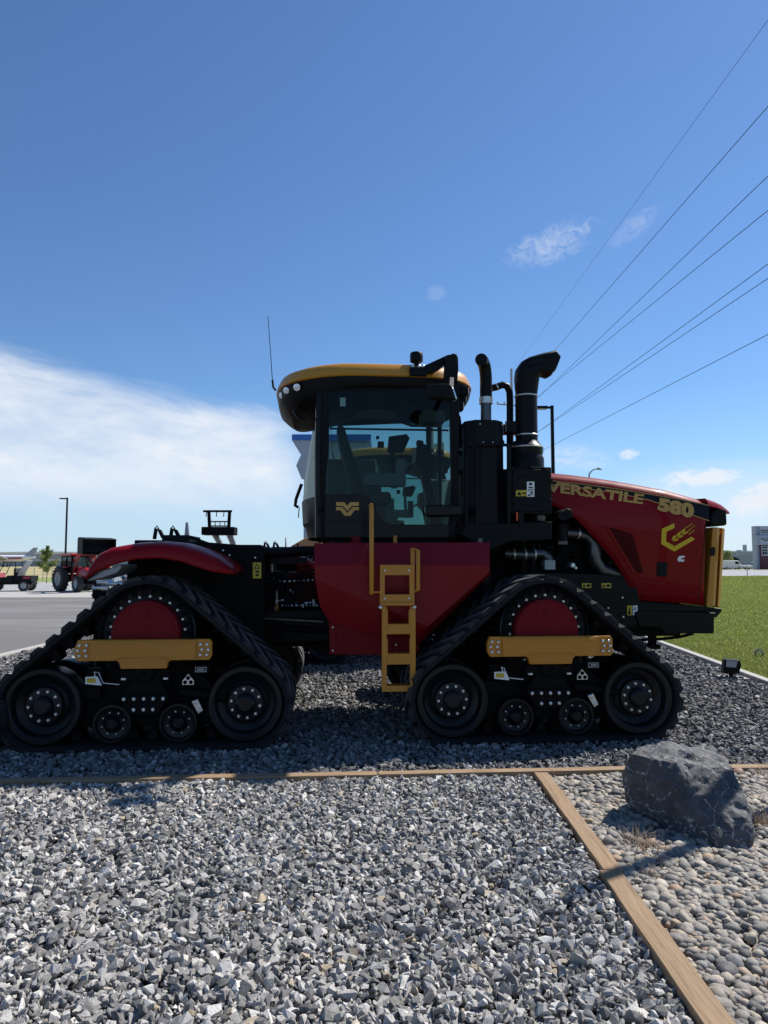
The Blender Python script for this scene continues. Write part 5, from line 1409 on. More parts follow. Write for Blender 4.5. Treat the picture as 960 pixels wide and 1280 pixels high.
    mb.build('side_rail', ['black', 'steel'], T, bevel=0.01)
    for k, (x0_, y0_, x1_, y1_) in enumerate(((727.5, 729, 739, 735), (752, 729, 764, 735), (784, 757, 790, 769))):
        mb = MB(); mb.prism([P(*c_, v - 0.005) for c_ in ((x0_, y0_), (x1_, y0_), (x1_, y1_), (x0_, y1_))], v - 0.005, v, 0)
        mb.prism([P(*c_, v - 0.007) for c_ in ((x0_ + 1, y1_ - 1), (x0_ + 3, y0_ + 1), (x0_ + 4.5, y1_ - 1))], v - 0.0075, v - 0.005, 1)
        if k < 2: mb.prism([P(*c_, v - 0.007) for c_ in ((x0_ + 6, y0_ + 1.5), (x1_ - 1, y0_ + 1.5), (x1_ - 1, y1_ - 1.5), (x0_ + 6, y1_ - 1.5))], v - 0.007, v - 0.005, 1)
        mb.build('warning_label', ['label_yellow', 'stripe'], T)
    mb = MB(); mb.prism([P(*c_, v - 0.005) for c_ in ((791, 757), (797, 757), (797, 769), (791, 769))], v - 0.005, v, 0); mb.prism([P(*c_, v - 0.007) for c_ in ((792, 759), (796, 759), (796, 763), (792, 763))], v - 0.007, v - 0.005, 1)
    mb.build('info_label', ['white', 'grey'], T)
    # --- front bumper and weights
    mb = MB(); v = -0.62
    q = [P(*k, v) for k in ((793, 766), (800, 763), (895, 766), (893, 774), (893, 792), (838, 792), (824, 784), (800, 783))]
    mb.prism(q, v, -v, 0)
    q = [P(*k, v + 0.1) for k in ((882, 758), (903, 761), (902, 765), (896, 772), (880, 768))]
    mb.prism(q, v + 0.1, -v - 0.1, 0)
    mb.build('front_bumper', ['black'], T, bevel=0.01)
    mb = MB(); v = -0.35; a0 = P(813.5, 809, v); a1 = P(820.5, 783, v); mb.box(a0[0], a1[0], v, v + 0.08, a0[1], a1[1] + 0.1, 0)
    mb.box(a0[0] - 0.02, a1[0] + 0.03, v - 0.03, v + 0.12, a0[1] - 0.02, a0[1] + 0.03, 0)
    mb.tube([(*(lambda g: (g[0], v, g[1]))(P(*g, v)),) for g in ((772, 798), (800, 800), (825, 799), (850, 796), (866, 792))], 0.018, 8, 0)
    a0 = P(793, 789, -0.2); mb.box(a0[0], a0[0] + 0.1, -0.2, 0.2, a0[1], a0[1] + 0.06, 1)
    mb.build('tow_hitch', ['frame', 'tan'], T, bevel=0.006)
    return T

T1 = tractor()
T2 = copy_tree(T1)
T2.location = (0.30, 13.3, 0)
T2['label'] = 'second red tractor with yellow roof, glimpsed through the cab glass of the front tractor'


# ------------------------------------------------------------------ background, left side
def wheel(mb, c, r, w, ax, m_t=0, m_r=1, lugs=0):
    """tyre and rim about the axis ax through c"""
    ax = Vector(ax).normalized(); u = ax.cross(Vector((0, 0, 1))).normalized(); v = ax.cross(u); c = Vector(c); n = 28
    def ring(rad, d): return [c + ax * d + (u * math.cos(2 * math.pi * k / n) + v * math.sin(2 * math.pi * k / n)) * rad for k in range(n)]
    mb.loft([ring(r * .6, w * .45), ring(r * .92, w / 2), ring(r, w * .36), ring(r, -w * .36), ring(r * .92, -w / 2), ring(r * .6, -w * .45), ring(r * .6, w * .45)], m_t, caps=False)
    mb.loft([ring(r * .6, w * .40), ring(r * .5, w * .30), ring(r * .2, w * .28), ring(r * .12, w * .36), ring(.001, w * .36)], m_r, caps=False)
    mb.loft([ring(r * .6, -w * .40), ring(r * .5, -w * .30), ring(r * .2, -w * .28), ring(r * .12, -w * .36), ring(.001, -w * .36)], m_r, caps=False)
    for k in range(lugs):
        for s in (-1, 1):
            a = 2 * math.pi * (k + (0.5 if s > 0 else 0)) / lugs; a2 = a + 2.2 * math.pi / lugs * 0.6; hw = r * 0.055
            d = lambda t, o, rr: c + ax * o + (u * math.cos(t) + v * math.sin(t)) * rr
            q = []
            for t_, o in ((a, s * w * 0.5), (a2, s * w * 0.03)):
                for dt, rr in ((-hw / r, r * .97), (-hw * .7 / r, r * 1.06), (hw * .7 / r, r * 1.06), (hw / r, r * .97)): q.append(d(t_ + dt, o, rr))
            mb.add(q, [(0, 1, 2, 3), (7, 6, 5, 4), (0, 4, 5, 1), (1, 5, 6, 2), (2, 6, 7, 3), (3, 7, 4, 0)], m_t)


M['trac_red'] = paint('small_tractor_red', (0.36, 0.015, 0.02), 0.35, coat=0.3, dirt=0.1)
M['dark_glass'] = glass_mat('small_cab_glass', (0.5, 0.62, 0.62))
M['rim'] = paint('silver_rim', (0.35, 0.35, 0.36), 0.45, metal=0.3, dirt=0.2)
M['wool'] = paint('aircraft_white', (0.80, 0.81, 0.83), 0.4, dirt=0.05)


def loader_tractor():
    c = G(112, 739, 0); T = thing('loader_tractor', (c.x - 0.75, 42.5, 0), 'compact red tractor with raised black loader bucket beside the lamp post', 'tractor', rot=R(-42))
    # local +x is forward, turned towards the camera and right
    mb = MB(); mb.box(-0.9, 1.5, -0.22, 0.22, 0.55, 0.85, 0); mb.box(-1.0, -0.4, -0.55, 0.55, 0.6, 1.0, 0); mb.tube([(1.2, -0.6, 0.5), (1.2, 0.6, 0.5)], 0.08, 10, 0); mb.tube([(-0.75, -0.8, 0.75), (-0.75, 0.8, 0.75)], 0.1, 10, 0)
    mb.build('chassis', ['frame'], T, bevel=0.02)
    mb = MB(); mb.loft([[(0.35, -.36, .85), (.35, -.40, 1.1), (.35, -.30, 1.42), (.35, .30, 1.42), (.35, .40, 1.1), (.35, .36, .85)], [(1.3, -.34, .8), (1.3, -.36, 1.05), (1.3, -.26, 1.32), (1.3, .26, 1.32), (1.3, .36, 1.05), (1.3, .34, .8)], [(1.62, -.28, .8), (1.66, -.30, 1.0), (1.58, -.22, 1.2), (1.58, .22, 1.2), (1.66, .30, 1.0), (1.62, .28, .8)]])
    h = mb.build('hood', ['trac_red'], T, bevel=0.03)
    for s in (-1, 1):
        mb = MB(); mb.tube([(1.63, s * .18, 1.05), (1.69, s * .18, 1.05)], 0.07, 12); mb.build('headlight', ['led'], h)
        mb = MB(); mb.box(-1.25, 0.0, s * .62 - .24, s * .62 + .24, 1.38, 1.44); mb.box(-1.3, -1.2, s * .62 - .24, s * .62 + .24, 0.95, 1.42); mb.build('fender', ['trac_red'], T, bevel=0.05)
        mb = MB(); wheel(mb, (-0.75, s * .80, .72), .70, .42, (0, 1, 0), 0, 1, 18); mb.build('rear_wheel', ['tyre', 'rim'], T)
        mb = MB(); wheel(mb, (1.2, s * .66, .46), .45, .32, (0, 1, 0), 0, 1, 14); mb.build('front_wheel', ['tyre', 'rim'], T)
        mb = MB(); mb.bar((0.15, s * .5, 0.6), (0.15, s * .5, 1.75), .12, .10); mb.bar((0.15, s * .5, 1.70), (1.2, s * .5, 2.35), .14, .07); mb.bar((1.2, s * .5, 2.35), (1.9, s * .5, 2.45), .14, .07); mb.bar((0.2, s * .5, 1.05), (1.0, s * .5, 2.1), .07, .07)
        mb.build('loader_arm', ['trac_red'], T, bevel=0.01)
    mb = MB()
    for x, y in ((-1.05, -.66), (-1.05, .66), (.28, -.62), (.28, .62), (-.35, -.68), (-.35, .68)): mb.bar((x, y, 1.0), (x * .92, y * .94, 2.1), .07, .07)
    mb.box(-1.0, .3, -.68, .68, 2.02, 2.08)
    cab = mb.build('cab', ['frame'], T)
    mb = MB(); mb.box(-1.2, .45, -.76, .76, 2.08, 2.24); mb.build('cab_roof', ['trac_red'], cab, bevel=0.05)
    for s in (-1, 1):
        mb = MB(); mb.box(-1.0, .26, s * .64 - .004, s * .64 + .004, 1.05, 2.08); mb.build('cab_window', ['dark_glass'], cab)
    for x in (-1.0, .27):
        mb = MB(); mb.box(x - .004, x + .004, -.62, .62, 1.1, 2.08); mb.build('cab_window', ['dark_glass'], cab)
    mb = MB(); mb.box(-.75, -.25, -.26, .26, 1.05, 1.25); mb.box(-.85, -.72, -.24, .24, 1.2, 1.75); mb.build('seat', ['seat'], cab, bevel=0.04)
    mb = MB(); w = .98
    prof = [(1.75, 3.10), (1.85, 3.14), (2.5, 3.05), (2.52, 3.0), (1.92, 2.98), (1.82, 2.80), (1.95, 2.30), (2.45, 2.15), (2.40, 2.10), (1.85, 2.22), (1.72, 2.75)]
    mb.prism(prof, -w, w); mb.box(1.76, 2.42, -w - .02, -w, 2.16, 3.06); mb.box(1.76, 2.42, w, w + .02, 2.16, 3.06)
    mb.build('bucket', ['black'], T, bevel=0.01)
    return T
loader_tractor()


def utility_vehicle():
    c = G(14, 739, 0); T = thing('utility_vehicle', (c.x - 0.45, 43, 0), 'red and dark grey side by side utility vehicle with tipped bed', 'utility vehicle', rot=R(188))
    mb = MB(); mb.box(-1.5, 1.4, -.55, .55, .42, .60); mb.prism([(-.35, .55), (.75, .55), (.75, .85), (.45, .9), (-.35, .95)], -.72, .72); mb.build('body', ['plastic'], T, bevel=.03)
    mb = MB(); mb.prism([(.55, .6), (1.55, .6), (1.62, .85), (1.4, 1.05), (.6, 1.2)], -.70, .70); h = mb.build('hood', ['trac_red'], T, bevel=.06)
    mb = MB(); mb.prism([(-1.5, .62), (-.4, .62), (-.4, 1.0), (-1.5, 1.0)], -.72, .72); mb.build('cargo_bed', ['plastic'], T, bevel=.03)
    mb = MB(); mb.prism([(-1.45, .80), (-1.0, .80), (-1.0, .94), (-1.45, .96)], -.735, -.715); mb.prism([(-1.45, .80), (-1.0, .80), (-1.0, .94), (-1.45, .96)], .715, .735); mb.build('side_trim', ['trac_red'], T)
    mb = MB(); mb.loft([[(-.62, -.6, 1.0), (-.55, -.6, 1.0), (-.55, .6, 1.0), (-.62, .6, 1.0)], [(-1.15, -.55, 2.0), (-1.08, -.55, 2.02), (-1.08, .55, 2.02), (-1.15, .55, 2.0)]]); mb.build('tipped_panel', ['grey'], T, bevel=.01)
    mb = MB()
    for s in (-1, 1): mb.tube([(.55, s * .66, 1.1), (.25, s * .62, 1.9), (-.45, s * .62, 1.92), (-.5, s * .66, .95)], .028, 8)
    mb.tube([(.25, -.62, 1.9), (.25, .62, 1.9)], .028, 8); mb.tube([(-.45, -.62, 1.92), (-.45, .62, 1.92)], .028, 8)
    mb.build('roll_cage', ['black'], T)
    mb = MB(); mb.box(-.4, .1, -.6, .6, .88, 1.02); mb.box(-.48, -.34, -.6, .6, 1.0, 1.5); mb.build('seat', ['seat'], T, bevel=.05)
    for x in (-1.05, 1.05):
        for s in (-1, 1):
            mb = MB(); wheel(mb, (x, s * .66, .33), .33, .26, (0, 1, 0), 0, 1, 14); mb.build('wheel', ['tyre', 'rim'], T)
    T.scale = (.9, .9, .9)
    return T
utility_vehicle()


def leaf_tree(T, h, r, n, seed, zlo):
    rg = random.Random(seed); mb = MB(); mb.tube([(0, 0, -0.05), (0.03, 0.02, h * .35), (-0.02, 0, h * .7), (0.02, 0.02, h * .93)], [0.035, 0.03, 0.02, 0.006], 8)
    limbs = []
    for k in range(16):
        z = h * rg.uniform(.28, .85); a = rg.uniform(0, 6.28); L = r * (1.05 - (z / h - .25)) * rg.uniform(.6, 1.0)
        e = Vector((math.cos(a) * L, math.sin(a) * L, z + L * .6)); mb.tube([(0, 0, z), (e.x * .5, e.y * .5, z + L * .25), e], [.014, .009, .004], 6); limbs.append((Vector((0, 0, z)), e))
    mb.build('trunk', ['bark'], T)
    V = []; Fc = []
    for i in range(n):
        a_, b_ = rg.choice(limbs); t_ = rg.uniform(.25, 1.15); p = a_.lerp(b_, t_) + Vector((rg.gauss(0, .09), rg.gauss(0, .09), rg.gauss(0, .11)))
        if i % 5 == 0:
            z = h * rg.uniform(.75, 1.0); p = Vector((rg.gauss(0, .07), rg.gauss(0, .07), z))
        s = rg.uniform(.04, .09); u = Vector((rg.gauss(0, 1), rg.gauss(0, 1), rg.gauss(0, .6))).normalized(); w = u.orthogonal().normalized()
        w.rotate(Matrix.Rotation(rg.uniform(0, 6.28), 3, u)); k = len(V)
        V += [p - u * s, p + w * s * .45, p + u * s, p - w * s * .45]; Fc.append((k, k + 1, k + 2, k + 3))
    mb = MB(); mb.add(V, Fc); o = mb.build('crown', ['leaf'], T)
    return T
def young_tree():
    c = G(58, 729, 0); T = thing('young_tree', (c.x, c.y, 0), 'small young leafy tree standing between utility vehicle and lamp post', 'tree')
    leaf_tree(T, 3.1, .95, 3200, 3, .8)
young_tree()


def lamp_post(c, H, arm, label, w=0.13, yawdeg=0.0, base=True, grp='lamp posts around the lot'):
    T = thing('lamp_post', c, label, 'lamp post', grp, rot=R(yawdeg))
    mb = MB(); mb.loft([[(s * w / 2, t * w / 2, 0) for s, t in ((-1, -1), (1, -1), (1, 1), (-1, 1))], [(s * w * .42, t * w * .42, H) for s, t in ((-1, -1), (1, -1), (1, 1), (-1, 1))]])
    mb.build('pole', ['black'], T, bevel=.01)
    mb = MB(); mb.lathez([(w * 1.8, -.05), (w * 1.8, .5), (w * 1.6, .55)], 0, 0, 20); mb.build('footing', ['concrete'], T)
    mb = MB(); mb.box(-arm, 0, -.04, .04, H - .12, H - .04); mb.build('arm', ['black'], T)
    mb = MB(); mb.box(-arm - .55, -arm + .05, -.16, .16, H - .14, H - .04); mb.box(-arm - .5, -arm, -.12, .12, H - .15, H - .14, 1); mb.build('lamp_head', ['black', 'signface'], T, bevel=.015)
    return T
c = W(82, 690, 65); lamp_post((c.x, 65, 0), W(82, 622, 65).z, .12, 'slim black lamp post between young tree and small red tractor', .15)
c = W(691.5, 600, 28); lamp_post((c.x, 28, 0), W(691, 507, 28).z, .25, 'tall black lamp post rising behind the hood by the air intake', .14)
# unseen post added past the right edge to cast the shadow on the pebbles
sh = Vector((-math.sin(SUN_AZ), -math.cos(SUN_AZ), 0)); tip = G(704, 1129, 0); Lh = 4.6; b_ = tip - sh * (Lh / math.tan(SUN_EL))
T = thing('shadow_post', (b_.x, b_.y, 0), 'plain dark post added beyond the right edge to cast the shadow crossing the pebbles', 'post')
mb = MB(); mb.tube([(0, 0, -.2), (0, 0, Lh - .5), (0, 0, Lh)], [.055, .05, .03], 12); mb.build('pole', ['black'], T)
mb = MB(); mb.lathez([(.2, -.05), (.2, .06), (.17, .08)], 0, 0, 20); mb.build('footing', ['concrete'], T)


def street_light():
    c = W(736, 600, 46); T = thing('street_light', (c.x, 46, 0), 'far grey street light with curved arm showing above the hood', 'street light')
    top = W(735, 592, 46).z - .0
    mb = MB(); mb.tube([(0, 0, 0), (0, 0, top - .4), (.05, 0, top), (.25, 0, top + .22), (.55, 0, top + .30)], [.08, .06, .05, .04, .035], 8); mb.build('pole', ['grey'], T)
    mb = MB(); mb.tube([(.5, 0, top + .30), (.65, 0, top + .33), (.85, 0, top + .27)], [.04, .09, .04], 8); mb.build('lamp_head', ['grey'], T)
street_light()


def power_line():
    D = 56.0; c = W(641, 600, D); topz = W(641, 461, D).z
    T = thing('utility_pole', (c.x, D, 0), 'thin grey utility pole with crossarm behind the exhaust pipes', 'utility pole')
    mb = MB(); mb.tube([(0, 0, -.3), (0, 0, topz)], [.16, .10], 10); mb.build('pole', ['grey'], T)
    zc = W(630, 505, D).z
    mb = MB(); mb.bar((W(621, 503, D).x - c.x, 0, zc), (.5, 0, zc - .15), .09, .09); mb.build('crossarm', ['grey'], T)
    for x in (W(622, 503, D).x - c.x, -.6, .4):
        mb = MB(); mb.lathez([(.04, zc), (.07, zc + .06), (.05, zc + .12), (.06, zc + .18), (.02, zc + .24)], x, 0, 8); mb.build('insulator', ['grey'], T)
    specs = [(464, 960, 25, 17.0, 'topmost'), (498, 960, 133, 18.0, 'second'), (528, 960, 220, 19.0, 'third'), (521, 960, 263, 19.0, 'fourth'), (563, 960, 330, 20.0, 'fifth'), (561, 960, 348, 20.5, 'sixth'), (582, 960, 418, 21.0, 'lowest')]
    desc = ['faint topmost overhead wire, steepest across the sky', 'second overhead wire from the top, ending behind the air intake elbow', 'third overhead wire from the top at the right edge', 'fourth overhead wire from the top at the right edge',
            'upper wire of the close pair at the right edge', 'lower wire of the close pair at the right edge', 'lowest overhead wire, shallowest slope of all']
    for k, (py, ax, ay, d, _) in enumerate(specs):
        a = W(641, py, D); b = W(ax, ay, d); e = b + (b - a) * 0.55
        pts = []
        for i in range(25):
            t_ = i / 24; p = a.lerp(e, t_); pts.append(p)
        mb = MB(); mb.tube(pts, (.006 if k == 0 else .0105), 6); o = mb.build('power_wire', ['stripe'])
        tag(o, desc[k], 'wire', 'overhead power wires')
power_line()


def shed(name, x0, x1, y, depth, h, mats, label, bands=(), doors=(), roof=None, ribs=2.0):
    T = thing(name, ((x0 + x1) / 2, y, 0), label, 'building'); hw = (x1 - x0) / 2
    mb = MB(); mb.box(-hw, hw, 0, depth, -.3, h, 0)
    n = int(2 * hw / ribs)
    for i in range(n): x = -hw + (i + .5) * ribs; mb.box(x - .08, x + .08, -.06, 0, 0, h, 0)
    mb.build('wall', [mats[0]], T)
    mb = MB(); mb.prism([(-hw - .5, h - .05), (hw + .5, h - .05), (hw + .5, h + .3), (0, h + (roof or .6)), (-hw - .5, h + .3)], -.6, depth + .6); mb.build('roof', [mats[1]], T)
    for z0, z1, m in bands:
        mb = MB(); mb.box(-hw - .02, hw + .02, -.16, 0.02, z0, z1); mb.build('wall_band', [m], T)
    for x, w, hh, m in doors:
        mb = MB(); mb.box(x - w / 2, x + w / 2, -.14, .02, 0, hh); mb.build('door', [m], T)
    return T
shed('hangar', -230, -110, 360, 40, 6.4, ('corrugated', 'white'), 'long grey airport hangar far behind the young tree', ((3.0, 3.5, 'white'),), tuple((x, 14, 5.0, 'grey') for x in (-45, -22, 2, 26, 48)), 1.2, 5.0)
shed('hangar', -105, -20, 380, 40, 7.0, ('grey', 'white'), 'pale far hangar at the horizon behind the rear fender', ((3.4, 4.0, 'white'),), ((-20, 14, 5.2, 'corrugated'), (10, 14, 5.2, 'corrugated')), 1.2, 5.0)


def aeroplane():
    c = W(4, 700, 300); T = thing('aeroplane', (c.x, 300, 0), 'white airliner with dark tail fin far behind the utility vehicle', 'aeroplane')
    z = 3.6; mb = MB(); n = 16; prof = [(-14, .1), (-13, .8), (-9, 1.5), (6, 1.5), (10, 1.0), (13.4, .25)]
    mb.loft([[(x, r * math.cos(2 * math.pi * k / n), z + r * math.sin(2 * math.pi * k / n) + (0.5 if x > 8 else 0)) for k in range(n)] for x, r in prof]); mb.build('fuselage', ['wool'], T)
    mb = MB(); mb.prism([(9.0, z + 1.4), (13.2, z + 1.2), (14.5, z + 4.6), (12.6, z + 4.6)], -.15, .15); mb.build('tail_fin', ['corrugated'], T)
    mb = MB(); mb.add([(-2, -1, z - .6), (3, -1, z - .6), (5, -11, z + .9), (3, -11, z + .9), (-2, -1, z - .3), (3, -1, z - .3), (5, -11, z + 1.0), (3, -11, z + 1.0)], [(0, 1, 2, 3), (4, 5, 6, 7), (0, 1, 5, 4), (1, 2, 6, 5), (2, 3, 7, 6), (3, 0, 4, 7)]); mb.build('wing', ['corrugated'], T)
    mb = MB(); mb.add([(-2, 1, z - .6), (3, 1, z - .6), (5, 11, z + .9), (3, 11, z + .9), (-2, 1, z - .3), (3, 1, z - .3), (5, 11, z + 1.0), (3, 11, z + 1.0)], [(0, 1, 2, 3), (4, 5, 6, 7), (0, 1, 5, 4), (1, 2, 6, 5), (2, 3, 7, 6), (3, 0, 4, 7)]); mb.build('wing', ['corrugated'], T)
    mb = MB(); mb.prism([(-4, z - .4), (9, z - .2), (8, z + .5), (-3, z + .4)], -1.54, -1.4); mb.build('livery_stripe', ['trac_red'], T)
    for x, y in ((-9, 0), (1, -1.6), (1, 1.6)):
        mb = MB(); mb.tube([(x, y, 0.3), (x, y, z - .8)], .12, 8); wheel(mb, (x, y, .45), .45, .4, (0, 1, 0), 0, 0); mb.build('landing_gear', ['tyre'], T)
aeroplane()


def field_fence():
    a = W(20, 722, 66); b = W(110, 722, 66); T = thing('wire_fence', (a.x, 66, 0), 'thin wire fence in front of the dry field', 'fence'); L = b.x - a.x
    n = 8
    for k in range(n + 1):
        mb = MB(); mb.tube([(k * L / n, 0, -.1), (k * L / n, 0, 1.25)], .035, 6); mb.build('post', ['grey'], T)
    for z in (.3, .6, .9, 1.2):
        mb = MB(); mb.tube([(0, 0, z), (L, 0, z)], .008, 4); mb.build('wire', ['grey'], T)
field_fence()


def raised_fork():
    D = 17.0; c = W(273, 690, D); T = thing('fork_attachment', (c.x, D, 0), 'black loader fork frame raised above the rear body', 'loader attachment')
    q = lambda px, py: (W(px, py, D).x - c.x, W(px, py, D).z)
    def bar(mb, a, b, w=.05, y=0.0): (x0, z0), (x1, z1) = q(*a), q(*b); mb.bar((x0, y, z0), (x1, y, z1), w, w)
    mb = MB(); bar(mb, (254, 639), (290, 639), .05); bar(mb, (261, 639), (262, 660), .07); bar(mb, (287, 639), (286, 660), .07); bar(mb, (262, 652), (287, 652), .03); bar(mb, (262, 657.5), (287, 657.5), .03)
    for px in (263, 269, 275, 281, 286): bar(mb, (px, 652), (px, 658), .02)
    for px in (258, 271, 280): bar(mb, (px, 640), (px - .5, 646), .02)
    mb.build('fork_frame', ['frame'], T, bevel=.006)
    mb = MB(); x0, z0 = q(254, 669); x1, z1 = q(295, 659); mb.box(x0, x1, -.2, .2, z0, z1); mb.build('cross_box', ['frame'], T, bevel=.02)
    for s, px in ((-1, 265), (1, 284)):
        mb = MB(); x0, z0 = q(px, 664); mb.tube([(x0, .1, z0), (x0 + s * -.02 + .1, .25, z0 - .25), (x0 + .2, .6, 1.1), (x0 + .2, 1.2, .2), (x0 + .2, 1.2, -.05)], .075, 8); mb.build('lift_arm', ['grey'], T)
    mb = MB(); x0, z0 = q(262, 672); mb.box(-.9, 1.2, .9, 2.0, 0, .9); mb.build('base_unit', ['frame'], T, bevel=.05)
    # grey fin beside it
    mb = MB(); mb.prism([q(244, 690), q(247, 656), q(249.5, 656), q(253, 690)], -.03, .03); o = mb.build('upright_fin', ['grey']); o.location = (c.x, D - 1.0, 0)
    x0, z0 = q(248, 690); mb = MB(); o.parent = None
    tag(o, 'tall pale grey tapering blade standing left of the raised fork frame', 'blade')
    o.data.transform(Matrix.Translation((0, 0, 0)))
raised_fork()


def dealership():
    D = 46.0; c = W(420, 700, D); T = thing('dealership_building', (c.x, D, 0), 'grey showroom with blue roof band seen through the cab', 'building')
    q = lambda px, py: (W(px, py, D).x - c.x, W(px, py, D).z)
    zt = q(400, 546)[1]; zb = q(400, 553)[1]; xl = q(380, 600)[0]; xr = q(460, 600)[0]
    mb = MB(); mb.box(xl, xr, 0, 16, -.3, zb); mb.build('wall', ['corrugated'], T)
    mb = MB(); mb.box(q(367, 550)[0], xr + .2, -.9, 16.2, zb, zt); mb.build('roof_band', ['blue'], T)
    mb = MB(); mb.prism([q(367, 553), q(390, 553), q(390, 602), q(378.5, 600), q(372, 584), q(378, 571)], -.8, -.4); mb.build('angled_screen', ['corrugated'], T)
    mb = MB(); mb.box(xl + .8, xr - .8, -.05, .05, .2, 3.0); mb.build('shop_window', ['dark_glass'], T)
dealership()


def tan_machine():
    D = 15.0; c = W(385, 700, D); T = thing('yellow_hopper', (c.x, D, 0), 'tan yellow machine body behind the cab, with sloped end', 'farm machine', rot=0)
    q = lambda px, py: (W(px, py, D).x - c.x, W(px, py, D).z)
    mb = MB(); mb.prism([q(350, 693), q(366, 681), q(382, 672), q(402, 672), q(402, 720), q(350, 720)], 0, 1.4); mb.build('body', ['tan'], T, bevel=.03)
    mb = MB(); mb.prism([q(371, 680), q(373, 679), q(373, 682), q(371, 683)], -.01, .02); mb.prism([q(366, 682.5), q(368, 681.5), q(368, 684), q(366, 685)], -.01, .02); mb.build('slot', ['frame'], T)
    mb = MB(); x0 = q(350, 720)[0]; x1 = q(402, 720)[0]; mb.box(x0 + .1, x0 + .3, .1, 1.3, -.05, q(350, 718)[1]); mb.box(x1 - .3, x1 - .1, .1, 1.3, -.05, q(350, 718)[1]); mb.build('stand', ['frame'], T)
    mb = MB(); x, z = q(355, 695); mb.prism([q(353.5, 700), q(354, 671), q(354.8, 671), q(357, 700)], .3, .36); mb.build('marker_blade', ['grey'], T)
tan_machine()


def edge_tyre():
    # tyre of a small implement, only its right edge reaches into the photo
    c = G(-28, 941, 0); T = thing('implement_tyre', (c.x, c.y + .0, 0), 'dusty lugged tyre cut off by the left edge of the photo', 'tyre')
    mb = MB(); wheel(mb, (0, 0, .30), .285, .30, (0.25, 1, 0), 0, 1, 16); mb.build('tyre', ['lug', 'rim'], T)
edge_tyre()

# ------------------------------------------------------------------ background, right side
def flood_light():
    c = G(914, 848, 0); T = thing('flood_light', (c.x, c.y, 0), 'small black ground flood light on pad by the lawn kerb', 'flood light', rot=R(-12))
    mb = MB(); mb.box(-.16, .22, -.14, .16, -.03, .02); mb.build('pad', ['concrete'], T, bevel=.008)
    mb = MB(); mb.tube([(0, 0, 0), (0, 0, .09)], .03, 10); mb.bar((-.09, 0, .09), (.09, 0, .09), .03, .04); mb.build('bracket', ['black'], T)
    mb = MB(); mb.prism([(-.115, .075), (.09, .075), (.125, .20), (.115, .265), (-.08, .275), (-.10, .26)], -.07, .08, 0); h = mb.build('lamp_body', ['black'], T, bevel=.012)
    mb = MB(); mb.prism([(-.085, .17), (.05, .165), (.075, .25), (-.07, .262)], -.076, -.069, 0); mb.build('lens', ['grey'], h)
flood_light()


def globe():
    c = G(949, 824, 0); T = thing('glass_globe', (c.x, c.y, 0), 'small clear glass globe standing in the grass at the right edge', 'globe')
    mb = MB(); mb.lathez([(.001, .10 - .075)] + [(.075 * math.sin(a), .10 - .075 * math.cos(a)) for a in [math.pi * k / 14 for k in range(1, 14)]] + [(.001, .175)], 0, 0, 24); mb.build('globe', ['clear'], T)
    mb = MB(); mb.tube([(0, 0, -.05), (0, 0, .05)], .012, 8); mb.build('stake', ['grey'], T)
globe()


def sign_pylon():
    D = 175.0; c = W(960, 700, D); T = thing('sign_pylon', (c.x, D, 0), 'tall grey roadside sign pylon with white panels at right edge', 'sign')
    q = lambda px, py: (W(px, py, D).x - c.x, W(px, py, D).z)
    def box(mb, x0, y0, x1, y1, d0, d1, m=0): a = q(x0, y1); b = q(x1, y0); mb.box(a[0], b[0], d0, d1, a[1], b[1], m)
    mb = MB(); box(mb, 946.5, 657.5, 978, 712, 0, 2, 0); mb.build('tower', ['corrugated'], T)
    mb = MB(); box(mb, 949, 658, 980, 670.5, -.5, 0, 0); box(mb, 943, 669.5, 982, 681.5, -1.4, 0.5, 1); box(mb, 946, 671, 981, 680, -1.5, -1.3, 0); mb.build('name_panel', ['signface', 'corrugated'], T)
    mb = MB(); box(mb, 950, 681.5, 976, 711.5, -.3, .1, 0); mb.build('lower_panel', ['maroon'], T)
    mb = MB(); box(mb, 951, 682.5, 975, 695, -.45, -.2, 0); mb.build('message_board', ['signface'], T)
    for k, (y0, y1) in enumerate(((683.5, 685.5), (687, 689), (690, 693))):
        for x0 in (952, 955, 958.5):
            mb = MB(); box(mb, x0, y0, x0 + 2.0, y1, -.5, -.42, 0); mb.build('message_text', ['stripe'], T)
    def sign_text(txt, x0, y0, x1, y1, d):
        a = q(x0, y1); b = q(x1, y0)
        m = text_mesh(txt, [(a[0], b[1]), (b[0], b[1]), (b[0], a[1]), (a[0], a[1])], lambda z: d, .03, bold=.02); m.build('sign_lettering', ['stripe'], T)
    sign_text('SOUTHERN', 949.5, 662.3, 966, 664.3, -.52); sign_text('TRAILS', 951, 665.0, 963, 666.3, -.52)
    sign_text('SOUTHERN', 947, 672.6, 966, 674.6, -1.52); sign_text('TRAILS', 949.5, 675.2, 963, 676.6, -1.52)
sign_pylon()


